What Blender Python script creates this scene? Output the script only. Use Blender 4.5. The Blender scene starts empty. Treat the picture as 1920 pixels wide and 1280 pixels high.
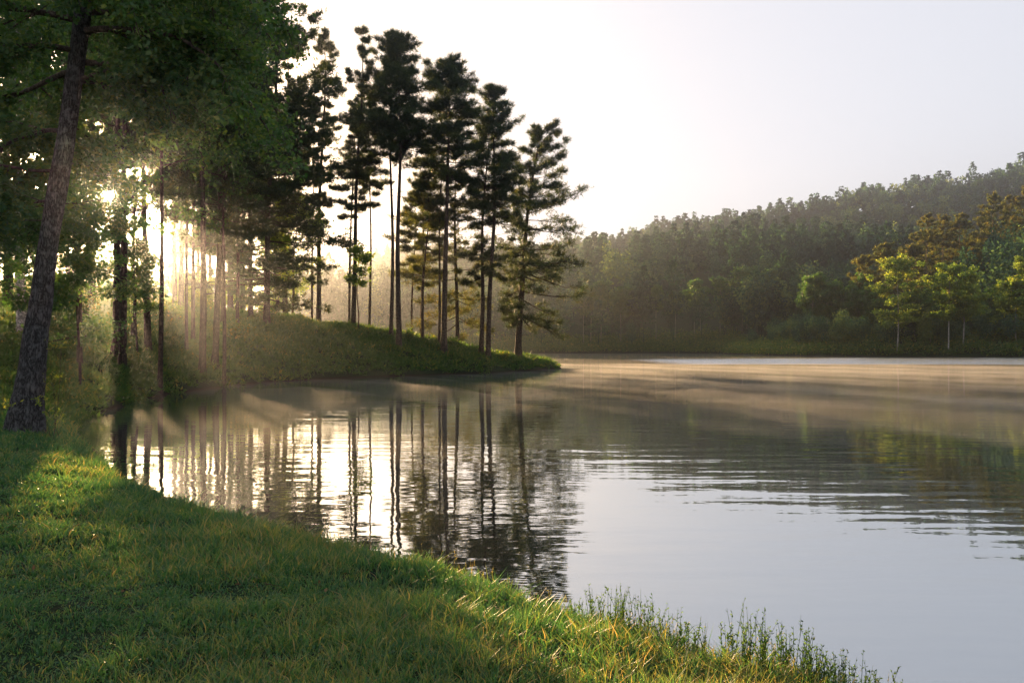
import bpy, math
import numpy as np
from mathutils import Vector, Quaternion

# ------------------------------------------------------------------ camera, sky, sun, exposure
scene = bpy.context.scene
COL = scene.collection
CAM_Z = 2.0
F = 1493.0          # focal length in photo pixels (28 mm on 36 mm, 1920 px)
HOR = 650.0         # photo row of the horizon

cam_d = bpy.data.cameras.new("camera")
cam_d.lens = 28.0
cam_d.sensor_width = 36.0
cam_d.shift_y = 10.0 / 1920.0
cam_d.clip_start = 0.1
cam_d.clip_end = 6000.0
cam = bpy.data.objects.new("camera", cam_d)
COL.objects.link(cam)
cam.location = (0, 0, CAM_Z)
cam.rotation_euler = (math.radians(90), 0, 0)
scene.camera = cam

SUN = Vector((-755.0, 1493.0, 280.0)).normalized()
SUN_EL = math.asin(SUN.z)
SUN_AZ = math.atan2(SUN.x, SUN.y)       # negative: left of straight ahead

world = bpy.data.worlds.new("World")
scene.world = world
world.use_nodes = True
wn, wl = world.node_tree.nodes, world.node_tree.links
wn.clear()
w_out = wn.new('ShaderNodeOutputWorld')
w_bg = wn.new('ShaderNodeBackground')
w_bg.inputs['Strength'].default_value = 0.105
sky = wn.new('ShaderNodeTexSky')
sky.sky_type = 'NISHITA'
sky.sun_disc = False
sky.sun_elevation = SUN_EL
sky.sun_rotation = SUN_AZ
sky.altitude = 300.0
sky.air_density = 1.0
sky.dust_density = 2.6
sky.ozone_density = 2.2
# the sun's own disc and aureole, part of the sky
tc = wn.new('ShaderNodeTexCoord')
dot = wn.new('ShaderNodeVectorMath'); dot.operation = 'DOT_PRODUCT'
dot.inputs[1].default_value = SUN
wl.new(tc.outputs['Generated'], dot.inputs[0])
def wmath(op, a, b=None, clamp=False):
    n = wn.new('ShaderNodeMath'); n.operation = op; n.use_clamp = clamp
    if isinstance(a, (int, float)): n.inputs[0].default_value = a
    else: wl.new(a, n.inputs[0])
    if b is not None:
        if isinstance(b, (int, float)): n.inputs[1].default_value = b
        else: wl.new(b, n.inputs[1])
    return n.outputs[0]
ang = wmath('ARCCOSINE', wmath('MINIMUM', dot.outputs['Value'], 1.0))
disc = wmath('MULTIPLY', wmath('LESS_THAN', ang, math.radians(0.55)), 900.0)
glow = wmath('MULTIPLY', wmath('EXPONENT', wmath('MULTIPLY', ang, -1.0 / math.radians(1.3))), 14.0)
glow2 = wmath('MULTIPLY', wmath('EXPONENT', wmath('MULTIPLY', ang, -1.0 / math.radians(6.0))), 1.0)
summ = wmath('ADD', wmath('ADD', disc, glow), glow2)
gcol = wn.new('ShaderNodeVectorMath'); gcol.operation = 'SCALE'
gcol.inputs[0].default_value = (1.0, 0.66, 0.30)
wl.new(summ, gcol.inputs['Scale'])
addv = wn.new('ShaderNodeVectorMath'); addv.operation = 'ADD'
hsv = wn.new('ShaderNodeHueSaturation'); hsv.inputs['Saturation'].default_value = 0.7
gam = wn.new('ShaderNodeGamma'); gam.inputs['Gamma'].default_value = 0.25
veil = wn.new('ShaderNodeVectorMath'); veil.operation = 'MULTIPLY'
veil.inputs[1].default_value = (1.36, 1.32, 1.36)
wl.new(sky.outputs['Color'], hsv.inputs['Color']); wl.new(hsv.outputs['Color'], gam.inputs['Color'])
wl.new(gam.outputs['Color'], veil.inputs[0]); warm = wn.new('ShaderNodeMix'); warm.data_type = 'RGBA'      # the sky itself is golden round the low sun
warm.inputs['A'].default_value = (1, 1, 1, 1); warm.inputs['B'].default_value = (0.66, 0.36, 0.14, 1)
wl.new(wmath('EXPONENT', wmath('MULTIPLY', ang, -1.0 / math.radians(11.0))), warm.inputs['Factor'])
vw = wn.new('ShaderNodeVectorMath'); vw.operation = 'MULTIPLY'
wl.new(veil.outputs['Vector'], vw.inputs[0]); wl.new(warm.outputs['Result'], vw.inputs[1])
wl.new(vw.outputs['Vector'], addv.inputs[0])
wl.new(gcol.outputs['Vector'], addv.inputs[1])
wl.new(addv.outputs['Vector'], w_bg.inputs['Color'])
wl.new(w_bg.outputs['Background'], w_out.inputs['Surface'])

sun_d = bpy.data.lights.new("sun", 'SUN')
sun_d.energy = 5.0
sun_d.angle = math.radians(0.5)
sun_d.color = (1.0, 0.63, 0.31)
sun_o = bpy.data.objects.new("sun", sun_d)
COL.objects.link(sun_o)
sun_o.location = (-40, 80, 60)
sun_o.rotation_euler = SUN.to_track_quat('Z', 'Y').to_euler()

scene.view_settings.view_transform = 'Standard'
scene.view_settings.look = 'None'
scene.view_settings.gamma = 1.0
scene.view_settings.exposure = 2.3
scene.render.engine = 'CYCLES'
cy = scene.cycles
cy.max_bounces = 6
cy.diffuse_bounces = 3
cy.glossy_bounces = 3
cy.transmission_bounces = 3
cy.volume_bounces = 0
cy.transparent_max_bounces = 8
cy.use_denoising = True
cy.sample_clamp_indirect = 6.0
cy.caustics_reflective = False
cy.caustics_refractive = False

# ------------------------------------------------------------------ helpers
RNG = np.random.default_rng(11)

def sstep(a, b, x):
    t = np.clip((np.asarray(x, float) - a) / (b - a), 0, 1)
    return t * t * (3 - 2 * t)

def _hash(ix, iy, seed):
    n = (ix.astype(np.int64) * 374761393 + iy.astype(np.int64) * 668265263 + seed * 974711) & 0x7fffffff
    n = ((n ^ (n >> 13)) * 1274126177) & 0x7fffffff
    n = n ^ (n >> 16)
    return (n & 0xffff) / 65535.0

def vnoise(x, y, seed=0):
    x = np.asarray(x, float); y = np.asarray(y, float)
    ix = np.floor(x); iy = np.floor(y)
    fx = x - ix; fy = y - iy
    fx = fx * fx * (3 - 2 * fx); fy = fy * fy * (3 - 2 * fy)
    ix = ix.astype(np.int64); iy = iy.astype(np.int64)
    a = _hash(ix, iy, seed); b = _hash(ix + 1, iy, seed)
    c = _hash(ix, iy + 1, seed); d = _hash(ix + 1, iy + 1, seed)
    return (a * (1 - fx) + b * fx) * (1 - fy) + (c * (1 - fx) + d * fx) * fy

def fbm(x, y, seed=0, octv=4):
    s = 0; a = 0.5
    for k in range(octv):
        s = s + a * vnoise(x * 2 ** k, y * 2 ** k, seed + k * 17); a *= 0.5
    return s / (1 - 0.5 ** octv)

def norm(v):
    return v / np.maximum(np.linalg.norm(v, axis=-1, keepdims=True), 1e-9)

class Geo:
    """collects vertices, faces and a tint per vertex for ONE mesh"""
    def __init__(s): s.v = []; s.f3 = []; s.f4 = []; s.t = []; s.n = 0
    def add(s, v, f3=None, f4=None, tint=0.5):
        v = np.asarray(v, np.float32).reshape(-1, 3)
        if f3 is not None and len(f3): s.f3.append(np.asarray(f3, np.int32).reshape(-1, 3) + s.n)
        if f4 is not None and len(f4): s.f4.append(np.asarray(f4, np.int32).reshape(-1, 4) + s.n)
        s.v.append(v); s.t.append(np.broadcast_to(np.asarray(tint, np.float32), (len(v),)))
        s.n += len(v)
    def mesh(s, name, mat, smooth=False):
        me = bpy.data.meshes.new(name)
        if s.n == 0: return me
        v = np.concatenate(s.v)
        f3 = np.concatenate(s.f3) if s.f3 else np.zeros((0, 3), np.int32)
        f4 = np.concatenate(s.f4) if s.f4 else np.zeros((0, 4), np.int32)
        me.vertices.add(len(v)); me.vertices.foreach_set('co', v.ravel())
        loops = np.concatenate([f3.ravel(), f4.ravel()]).astype(np.int32)
        me.loops.add(len(loops)); me.loops.foreach_set('vertex_index', loops)
        tot = np.concatenate([np.full(len(f3), 3), np.full(len(f4), 4)]).astype(np.int32)
        st = np.concatenate([[0], np.cumsum(tot)[:-1]]).astype(np.int32)
        me.polygons.add(len(tot)); me.polygons.foreach_set('loop_start', st)
        me.polygons.foreach_set('loop_total', tot)
        if smooth: me.polygons.foreach_set('use_smooth', np.ones(len(tot), bool))
        me.update(calc_edges=True)
        at = me.attributes.new('tint', 'FLOAT', 'POINT')
        at.data.foreach_set('value', np.concatenate(s.t).astype(np.float32))
        me.materials.append(mat)
        return me

def obj(name, me, parent=None, loc=None):
    o = bpy.data.objects.new(name, me)
    COL.objects.link(o)
    if parent is not None: o.parent = parent
    if loc is not None: o.location = loc
    return o

def tag(o, label=None, cat=None, group=None, kind=None):
    if label: o['label'] = label
    if cat: o['category'] = cat
    if group: o['group'] = group
    if kind: o['kind'] = kind
    return o

def thing(name, label, cat, loc=(0, 0, 0), rz=0.0, group=None):
    o = obj(name, None, loc=loc)
    o.rotation_euler = (0, 0, rz)
    return tag(o, label, cat, group)

def copy_tree(root, loc, rz, label, group=None, scale=1.0):
    r = root.copy(); COL.objects.link(r)
    r.location = loc; r.rotation_euler = (0, 0, rz); r.scale = (scale, scale, scale)
    r['label'] = label
    if group: r['group'] = group
    for ch in list(root.children):
        c = ch.copy(); COL.objects.link(c); c.parent = r
    return r

def tube(g, pts, rad, sides=8, tint=0.5, rough=0.0, cap=True):
    pts = np.asarray(pts, float); rad = np.asarray(rad, float)
    n = len(pts)
    d = norm(np.gradient(pts, axis=0))
    ref = np.array([1.0, 0.0, 0.0]) if abs(d[0, 0]) < 0.8 else np.array([0.0, 1.0, 0.0])
    a = norm(np.cross(d, ref)); b = np.cross(d, a)
    th = np.linspace(0, 2 * np.pi, sides, endpoint=False)
    r = np.repeat(rad[:, None], sides, 1)
    if rough:
        uu = np.tile(th, (n, 1)) / (2 * np.pi) * sides
        zz = np.repeat(np.arange(n)[:, None], sides, 1)
        r = r * (1 + rough * (RNG.random((n, sides)) - 0.5))
    v = pts[:, None] + r[..., None] * (np.cos(th)[None, :, None] * a[:, None] + np.sin(th)[None, :, None] * b[:, None])
    i = np.arange(n - 1)[:, None] * sides; j = np.arange(sides)[None]; k = (j + 1) % sides
    q = np.stack(np.broadcast_arrays(i + j, i + k, i + sides + k, i + sides + j), -1).reshape(-1, 4)
    v = v.reshape(-1, 3)
    f3 = None
    if cap:
        v = np.concatenate([v, pts[-1:]])
        f3 = np.stack([(n - 1) * sides + np.arange(sides), (n - 1) * sides + (np.arange(sides) + 1) % sides,
                       np.full(sides, n * sides)], -1)
    g.add(v, f3, q, tint)

def segs(g, p0, p1, r0, r1, tint=0.5, sides=3):
    """many straight tapered sticks at once"""
    p0 = np.asarray(p0, float).reshape(-1, 3); p1 = np.asarray(p1, float).reshape(-1, 3)
    n = len(p0)
    if n == 0: return
    r0 = np.broadcast_to(r0, (n,)); r1 = np.broadcast_to(r1, (n,))
    d = norm(p1 - p0)
    ref = np.where(np.abs(d[:, 2:3]) > 0.8, np.array([[1.0, 0, 0]]), np.array([[0, 0, 1.0]]))
    a = norm(np.cross(d, ref)); b = np.cross(d, a)
    th = np.linspace(0, 2 * np.pi, sides, endpoint=False)
    ring = np.cos(th)[None, :, None] * a[:, None] + np.sin(th)[None, :, None] * b[:, None]
    v = np.concatenate([p0[:, None] + ring * r0[:, None, None], p1[:, None] + ring * r1[:, None, None]], 1)
    base = np.arange(n)[:, None] * (2 * sides)
    j = np.arange(sides)[None]; k = (j + 1) % sides
    q = np.stack([base + j, base + k, base + sides + k, base + sides + j], -1).reshape(-1, 4)
    g.add(v.reshape(-1, 3), None, q, tint)

def blades(g, pos, dirs, ln, wd, tint, rng, facing=None):
    """one narrow triangle per entry: needle or slim leaf"""
    n = len(pos)
    side = norm(np.cross(dirs, rng.normal(size=(n, 3)))) * (np.broadcast_to(wd, (n,)) * 0.5)[:, None]
    tip = pos + dirs * np.broadcast_to(ln, (n,))[:, None]
    v = np.stack([pos - side, pos + side, tip], 1).reshape(-1, 3)
    g.add(v, np.arange(3 * n).reshape(-1, 3), None, np.repeat(np.broadcast_to(tint, (n,)), 3))

def leaves(g, pos, dirs, ln, wd, tint, rng, up=0.6):
    """one rhombic folded leaf per entry (two triangles)"""
    n = len(pos)
    ln = np.broadcast_to(ln, (n,))[:, None]; wd = np.broadcast_to(wd, (n,))[:, None]
    nrm = norm(rng.normal(size=(n, 3)) + np.array([0, 0, up]))
    side = norm(np.cross(dirs, nrm))
    fold = np.cross(side, dirs) * wd * 0.18
    mid = pos + dirs * ln * 0.45
    v = np.stack([pos, mid + side * wd * 0.5 + fold, pos + dirs * ln, mid - side * wd * 0.5 + fold], 1).reshape(-1, 3)
    b = np.arange(n)[:, None] * 4
    f = np.concatenate([b + np.array([[0, 1, 2]]), b + np.array([[0, 2, 3]])])
    g.add(v, f, None, np.repeat(np.broadcast_to(tint, (n,)), 4))

# ------------------------------------------------------------------ materials
def newmat(name):
    m = bpy.data.materials.new(name); m.use_nodes = True
    nt = m.node_tree; nt.nodes.clear()
    return m, nt.nodes, nt.links

def ramp(nodes, stops):
    r = nodes.new('ShaderNodeValToRGB')
    e = r.color_ramp.elements
    while len(e) < len(stops): e.new(0.5)
    for el, (p, c) in zip(e, stops):
        el.position = p; el.color = (*c, 1)
    return r

def leaf_mat(name, stops, trans=0.4, tcol=(1.0, 0.9, 0.35), rough=0.5, spec=0.25, gain=2.0):
    m, N, L = newmat(name)
    at = N.new('ShaderNodeAttribute'); at.attribute_name = 'tint'
    oi = N.new('ShaderNodeObjectInfo')
    mm = N.new('ShaderNodeMath'); mm.operation = 'MULTIPLY_ADD'
    L.new(oi.outputs['Random'], mm.inputs[0]); mm.inputs[1].default_value = 0.16; mm.inputs[2].default_value = -0.08
    ad = N.new('ShaderNodeMath'); ad.operation = 'ADD'; ad.use_clamp = True
    L.new(at.outputs['Fac'], ad.inputs[0]); L.new(mm.outputs[0], ad.inputs[1])
    r = ramp(N, stops); L.new(ad.outputs[0], r.inputs['Fac'])
    p = N.new('ShaderNodeBsdfPrincipled')
    p.inputs['Roughness'].default_value = rough
    p.inputs['Specular IOR Level'].default_value = spec
    L.new(r.outputs['Color'], p.inputs['Base Color'])
    t = N.new('ShaderNodeBsdfTranslucent')
    mu = N.new('ShaderNodeMix'); mu.data_type = 'RGBA'; mu.blend_type = 'MULTIPLY'
    mu.inputs['Factor'].default_value = 1.0
    L.new(r.outputs['Color'], mu.inputs['A']); mu.inputs['B'].default_value = (*[c * gain for c in tcol], 1)
    L.new(mu.outputs['Result'], t.inputs['Color'])
    mx = N.new('ShaderNodeMixShader'); mx.inputs['Fac'].default_value = trans
    L.new(p.outputs[0], mx.inputs[1]); L.new(t.outputs[0], mx.inputs[2])
    o = N.new('ShaderNodeOutputMaterial'); L.new(mx.outputs[0], o.inputs['Surface'])
    return m

def bark_mat(name, dark, light, scale=6.0, stretch=0.22, bump=0.03, lichen=None):
    m, N, L = newmat(name)
    tc = N.new('ShaderNodeTexCoord'); mp = N.new('ShaderNodeMapping')
    mp.inputs['Scale'].default_value = (1, 1, stretch)
    L.new(tc.outputs['Object'], mp.inputs['Vector'])
    vo = N.new('ShaderNodeTexVoronoi'); vo.feature = 'DISTANCE_TO_EDGE'; vo.inputs['Scale'].default_value = scale * 2.2
    nz = N.new('ShaderNodeTexNoise'); nz.inputs['Scale'].default_value = scale; nz.inputs['Detail'].default_value = 6
    nz.inputs['Roughness'].default_value = 0.65
    wv = N.new('ShaderNodeVectorMath'); wv.operation = 'MULTIPLY_ADD'
    L.new(nz.outputs['Color'], wv.inputs[0]); wv.inputs[1].default_value = (0.25, 0.25, 0.25)
    L.new(mp.outputs[0], wv.inputs[2]); L.new(mp.outputs[0], nz.inputs['Vector'])
    L.new(wv.outputs[0], vo.inputs['Vector'])
    cr = ramp(N, [(0.0, dark), (0.16, [0.6 * a + 0.4 * b for a, b in zip(dark, light)]), (0.5, light)])
    L.new(vo.outputs['Distance'], cr.inputs['Fac'])
    n2 = N.new('ShaderNodeTexNoise'); n2.inputs['Scale'].default_value = 9.0; n2.inputs['Detail'].default_value = 6
    L.new(tc.outputs['Object'], n2.inputs['Vector'])
    mx = N.new('ShaderNodeMix'); mx.data_type = 'RGBA'
    rr = ramp(N, [(0.52, (0, 0, 0)), (0.68, (0.6, 0.6, 0.6))]); L.new(n2.outputs['Fac'], rr.inputs['Fac'])
    L.new(rr.outputs['Color'], mx.inputs['Factor']); L.new(cr.outputs['Color'], mx.inputs['A'])
    mx.inputs['B'].default_value = (*(lichen or [c * 1.5 for c in light]), 1)
    p = N.new('ShaderNodeBsdfPrincipled'); p.inputs['Roughness'].default_value = 0.9
    p.inputs['Specular IOR Level'].default_value = 0.15
    L.new(mx.outputs['Result'], p.inputs['Base Color'])
    b = N.new('ShaderNodeBump'); b.inputs['Distance'].default_value = bump; b.inputs['Strength'].default_value = 1.0
    ml = N.new('ShaderNodeMath'); ml.operation = 'MULTIPLY_ADD'
    L.new(vo.outputs['Distance'], ml.inputs[0]); ml.inputs[1].default_value = 1.4; L.new(nz.outputs['Fac'], ml.inputs[2])
    L.new(ml.outputs[0], b.inputs['Height']); L.new(b.outputs[0], p.inputs['Normal'])
    o = N.new('ShaderNodeOutputMaterial'); L.new(p.outputs[0], o.inputs['Surface'])
    return m

M = {}
M['needle'] = leaf_mat('pine_needles', [(0, (0.012, 0.030, 0.018)), (0.6, (0.030, 0.060, 0.026)), (1, (0.065, 0.085, 0.028))], 0.42, (1.2, 0.85, 0.35))
M['needle_warm'] = leaf_mat('sunlit_pine_needles', [(0, (0.022, 0.040, 0.018)), (0.5, (0.055, 0.070, 0.026)), (1, (0.115, 0.098, 0.036))], 0.5, (0.98, 0.86, 0.44), 0.7, 0.03, 2.9)  # sunlight painted in: a warmer, brighter copy of the pine needle colours
M['leaf'] = leaf_mat('broad_leaves', [(0, (0.016, 0.055, 0.022)), (0.6, (0.038, 0.095, 0.030)), (1, (0.085, 0.130, 0.032))], 0.5, (1.1, 0.95, 0.35), 0.45, 0.3, 2.6)
M['leaf_light'] = leaf_mat('sunlit_leaves', [(0, (0.035, 0.080, 0.026)), (0.5, (0.075, 0.130, 0.034)), (1, (0.16, 0.19, 0.045))], 0.5, (1.1, 0.95, 0.40), 0.6, 0.08, 3.2)  # broad leaf colours made lighter and yellower to stand in for sunlight
M['shrub'] = leaf_mat('shrub_leaves', [(0, (0.012, 0.046, 0.020)), (0.6, (0.034, 0.082, 0.030)), (1, (0.12, 0.13, 0.045))], 0.5, (1.35, 0.95, 0.35), 0.5, 0.15, 3.6)
M['grass'] = leaf_mat('grass_blades', [(0, (0.013, 0.062, 0.030)), (0.5, (0.038, 0.112, 0.050)), (0.75, (0.115, 0.160, 0.055)), (1, (0.21, 0.18, 0.095))], 0.5, (1.25, 1.0, 0.42), 0.42, 0.4, 2.6)
M['forest'] = leaf_mat('far_foliage', [(0, (0.010, 0.034, 0.032)), (0.4, (0.028, 0.074, 0.060)), (0.7, (0.056, 0.122, 0.074)), (1, (0.15, 0.20, 0.075))], 0.35, (1.0, 0.9, 0.35), 0.8, 0.0)
M['litter'] = leaf_mat('dead_leaves', [(0, (0.05, 0.028, 0.014)), (0.6, (0.13, 0.075, 0.035)), (1, (0.24, 0.16, 0.08))], 0.25, (1.0, 0.8, 0.5), 0.7, 0.15, 1.5)
M['bark'] = bark_mat('pine_bark', (0.018, 0.013, 0.010), (0.085, 0.062, 0.048), 5.0, 0.25, 0.03)
M['bark_near'] = bark_mat('grey_oak_bark', (0.014, 0.013, 0.013), (0.17, 0.165, 0.165), 8.0, 0.28, 0.06, (0.16, 0.165, 0.17))
M['bark_pale'] = bark_mat('pale_bark', (0.10, 0.09, 0.08), (0.42, 0.39, 0.35), 4.0, 0.8, 0.01)
M['bark_far'] = bark_mat('far_bark', (0.05, 0.04, 0.03), (0.20, 0.15, 0.11), 3.0, 0.4, 0.01)
M['twig'] = bark_mat('twig_bark', (0.03, 0.022, 0.016), (0.11, 0.085, 0.065), 8.0, 0.5, 0.005)

def ground_mat():
    m, N, L = newmat('earth_and_turf')
    tc = N.new('ShaderNodeTexCoord')
    n1 = N.new('ShaderNodeTexNoise'); n1.inputs['Scale'].default_value = 0.7; n1.inputs['Detail'].default_value = 8
    n2 = N.new('ShaderNodeTexNoise'); n2.inputs['Scale'].default_value = 14.0; n2.inputs['Detail'].default_value = 6
    for n in (n1, n2): L.new(tc.outputs['Object'], n.inputs['Vector'])
    r1 = ramp(N, [(0.3, (0.010, 0.020, 0.010)), (0.55, (0.016, 0.034, 0.014)), (0.75, (0.036, 0.036, 0.020))])
    L.new(n1.outputs['Fac'], r1.inputs['Fac'])
    r2 = ramp(N, [(0.3, (0.5, 0.5, 0.5)), (0.7, (1.3, 1.3, 1.3))]); L.new(n2.outputs['Fac'], r2.inputs['Fac'])
    mu = N.new('ShaderNodeMix'); mu.data_type = 'RGBA'; mu.blend_type = 'MULTIPLY'; mu.inputs['Factor'].default_value = 1
    L.new(r1.outputs['Color'], mu.inputs['A']); L.new(r2.outputs['Color'], mu.inputs['B'])
    sp = N.new('ShaderNodeSeparateXYZ'); L.new(tc.outputs['Object'], sp.inputs[0])
    mr = N.new('ShaderNodeMapRange'); mr.inputs['From Min'].default_value = 0.04; mr.inputs['From Max'].default_value = 0.13
    L.new(sp.outputs[2], mr.inputs['Value'])
    mud = N.new('ShaderNodeMix'); mud.data_type = 'RGBA'; mud.inputs['A'].default_value = (0.022, 0.016, 0.011, 1)
    L.new(mr.outputs[0], mud.inputs['Factor']); L.new(mu.outputs['Result'], mud.inputs['B'])
    p = N.new('ShaderNodeBsdfPrincipled'); p.inputs['Roughness'].default_value = 0.95
    p.inputs['Specular IOR Level'].default_value = 0.1
    L.new(mud.outputs['Result'], p.inputs['Base Color'])
    b = N.new('ShaderNodeBump'); b.inputs['Distance'].default_value = 0.08
    L.new(n2.outputs['Fac'], b.inputs['Height']); L.new(b.outputs[0], p.inputs['Normal'])
    o = N.new('ShaderNodeOutputMaterial'); L.new(p.outputs[0], o.inputs['Surface'])
    return m
M['ground'] = ground_mat()

def water_mat():
    m, N, L = newmat('lake_water')
    geo = N.new('ShaderNodeTexCoord')
    def math_(op, a, b=None, clamp=False):
        n = N.new('ShaderNodeMath'); n.operation = op; n.use_clamp = clamp
        for i, x in enumerate((a, b)):
            if x is None: continue
            if isinstance(x, (int, float)): n.inputs[i].default_value = x
            else: L.new(x, n.inputs[i])
        return n.outputs[0]
    def nz(rot, sc, scale, detail=2.0, rough=0.5):
        mp = N.new('ShaderNodeMapping'); mp.vector_type = 'TEXTURE' if False else 'POINT'
        mp.inputs['Rotation'].default_value = (0, 0, rot); mp.inputs['Scale'].default_value = sc
        L.new(geo.outputs['Object'], mp.inputs['Vector'])
        n = N.new('ShaderNodeTexNoise'); n.inputs['Scale'].default_value = scale
        n.inputs['Detail'].default_value = detail; n.inputs['Roughness'].default_value = rough
        L.new(mp.outputs[0], n.inputs['Vector'])
        return n.outputs['Fac']
    a = math.radians(56.0)
    w1 = nz(a, (0.16, 1.0, 1), 2.3, 1.0)           # long crested ripples running across the lake
    w2 = nz(math.radians(12), (0.45, 1.0, 1), 1.1, 2.0)   # soft swell
    w3 = nz(0.0, (0.5, 1.0, 1), 5.0, 2.0)          # fine ripples far out
    patch = nz(0.3, (1, 1, 1), 0.09, 2.0)          # where the ripples are stronger
    sep = N.new('ShaderNodeSeparateXYZ'); L.new(geo.outputs['Object'], sep.inputs[0])
    X, Y = sep.outputs[0], sep.outputs[1]
    pm = math_('MULTIPLY', math_('SUBTRACT', patch, 0.36, True), 4.0, True)
    h = math_('MULTIPLY', w1, math_('ADD', math_('MULTIPLY', pm, 0.008), 0.0027))
    h = math_('ADD', h, math_('MULTIPLY', w2, 0.0050))
    # a wind-ruffled lane far out, from mid lake to the right bank
    edge = nz(0.2, (1, 1, 1), 0.05, 2.0)
    yy = math_('ADD', Y, math_('MULTIPLY', math_('SUBTRACT', edge, 0.5), 18.0))
    near = math_('MULTIPLY', math_('SUBTRACT', yy, math_('SUBTRACT', 92.0, math_('MULTIPLY', X, 0.10))), 0.25, True)
    far = math_('MULTIPLY', math_('SUBTRACT', math_('ADD', 128.0, math_('MULTIPLY', X, 0.35)), yy), 0.08, True)
    left = math_('MULTIPLY', math_('SUBTRACT', X, 16.0), 0.15, True)
    lane = math_('MULTIPLY', math_('MULTIPLY', near, far), left)
    h = math_('ADD', h, math_('MULTIPLY', w3, math_('ADD', math_('MULTIPLY', lane, 0.10), 0.0016)))
    b = N.new('ShaderNodeBump'); b.inputs['Strength'].default_value = 1.0; b.inputs['Distance'].default_value = 1.0
    L.new(h, b.inputs['Height'])
    deep = N.new('ShaderNodeBsdfDiffuse'); deep.inputs['Color'].default_value = (0.010, 0.016, 0.013, 1)
    gl = N.new('ShaderNodeBsdfGlossy')
    gl.inputs['Color'].default_value = (0.90, 0.955, 1.0, 1)
    L.new(math_('ADD', math_('MULTIPLY', lane, 0.16), 0.012), gl.inputs['Roughness'])
    L.new(b.outputs[0], gl.inputs['Normal'])
    fr = N.new('ShaderNodeFresnel'); fr.inputs['IOR'].default_value = 1.34
    fac = math_('ADD', math_('MULTIPLY', fr.outputs[0], 0.53), 0.47, True)
    mx = N.new('ShaderNodeMixShader'); L.new(fac, mx.inputs['Fac'])
    L.new(deep.outputs[0], mx.inputs[1]); L.new(gl.outputs[0], mx.inputs[2])
    o = N.new('ShaderNodeOutputMaterial'); L.new(mx.outputs[0], o.inputs['Surface'])
    return m
M['water'] = water_mat()

def vol_mat(name, density, aniso, col):
    m, N, L = newmat(name)
    v = N.new('ShaderNodeVolumePrincipled')
    v.inputs['Color'].default_value = (*col, 1)
    v.inputs['Density'].default_value = density
    v.inputs['Anisotropy'].default_value = aniso
    o = N.new('ShaderNodeOutputMaterial'); L.new(v.outputs[0], o.inputs['Volume'])
    return m
M['haze'] = vol_mat('morning_haze', 0.00048, 0.91, (0.78, 0.84, 0.95))
M['mist'] = vol_mat('lake_mist', 0.026, 0.5, (1.0, 0.98, 0.95))

# ------------------------------------------------------------------ terrain
def wat(px, py):
    y = CAM_Z * F / (py - HOR)
    return ((px - 960) / F * y, y)

front = [wat(*p) for p in [(1800, 1385), (1560, 1292), (1300, 1245), (1030, 1160), (850, 1082), (640, 1042), (480, 992),
                           (330, 950), (245, 915), (205, 880), (172, 845), (142, 812), (150, 790), (210, 764), (300, 741),
                           (400, 727), (500, 716), (650, 708), (800, 703), (930, 698), (1000, 694), (1052, 690)]]
LAND = np.array([(150, -40), (60, -8), (5, 1.5)] + front +
                [(2.0, 75.2), (-0.5, 71.5), (-2.8, 70.5), (-5.2, 71.5), (-10, 76), (-16, 83), (-26, 93), (-42, 125), (-70, 160), (-140, 185),
                 (-900, 190), (-900, -100), (150, -100)])

def poly_sd(P, x, y):
    x = np.asarray(x, float).ravel(); y = np.asarray(y, float).ravel()
    best = np.full(x.shape, 1e18); ins = np.zeros(x.shape, bool)
    n = len(P)
    for i in range(n):
        ax, ay = P[i]; bx, by = P[(i + 1) % n]
        dx, dy = bx - ax, by - ay
        t = np.clip(((x - ax) * dx + (y - ay) * dy) / (dx * dx + dy * dy), 0, 1)
        best = np.minimum(best, (x - ax - t * dx) ** 2 + (y - ay - t * dy) ** 2)
        if ay != by:
            c = ((ay > y) != (by > y)) & (x < (bx - ax) * (y - ay) / (by - ay) + ax)
            ins ^= c
    d = np.sqrt(best)
    return np.where(ins, d, -d)

FAR = np.array([(-900, 190), (-140, 225), (-30, 244), (40, 250), (62, 236), (60, 205), (64.5, 176), (80.3, 163), (98.4, 153), (150, 125), (240, 70), (1400, -60), (1400, 1200), (-900, 1200)])
PX1 = np.array([-200, 500, 600, 800, 950, 1090, 1300, 1500, 1700, 1920, 2600]); PY1 = np.array([560, 560, 552, 548, 520, 476, 468, 450, 440, 425, 400])
PX2 = np.array([-200, 400, 600, 700, 750, 850, 1000, 1100, 1200, 1350, 1500, 1650, 1800, 1920, 2600]); PY2 = np.array([600, 560, 505, 490, 478, 472, 462, 450, 440, 408, 388, 352, 330, 310, 240])

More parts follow.
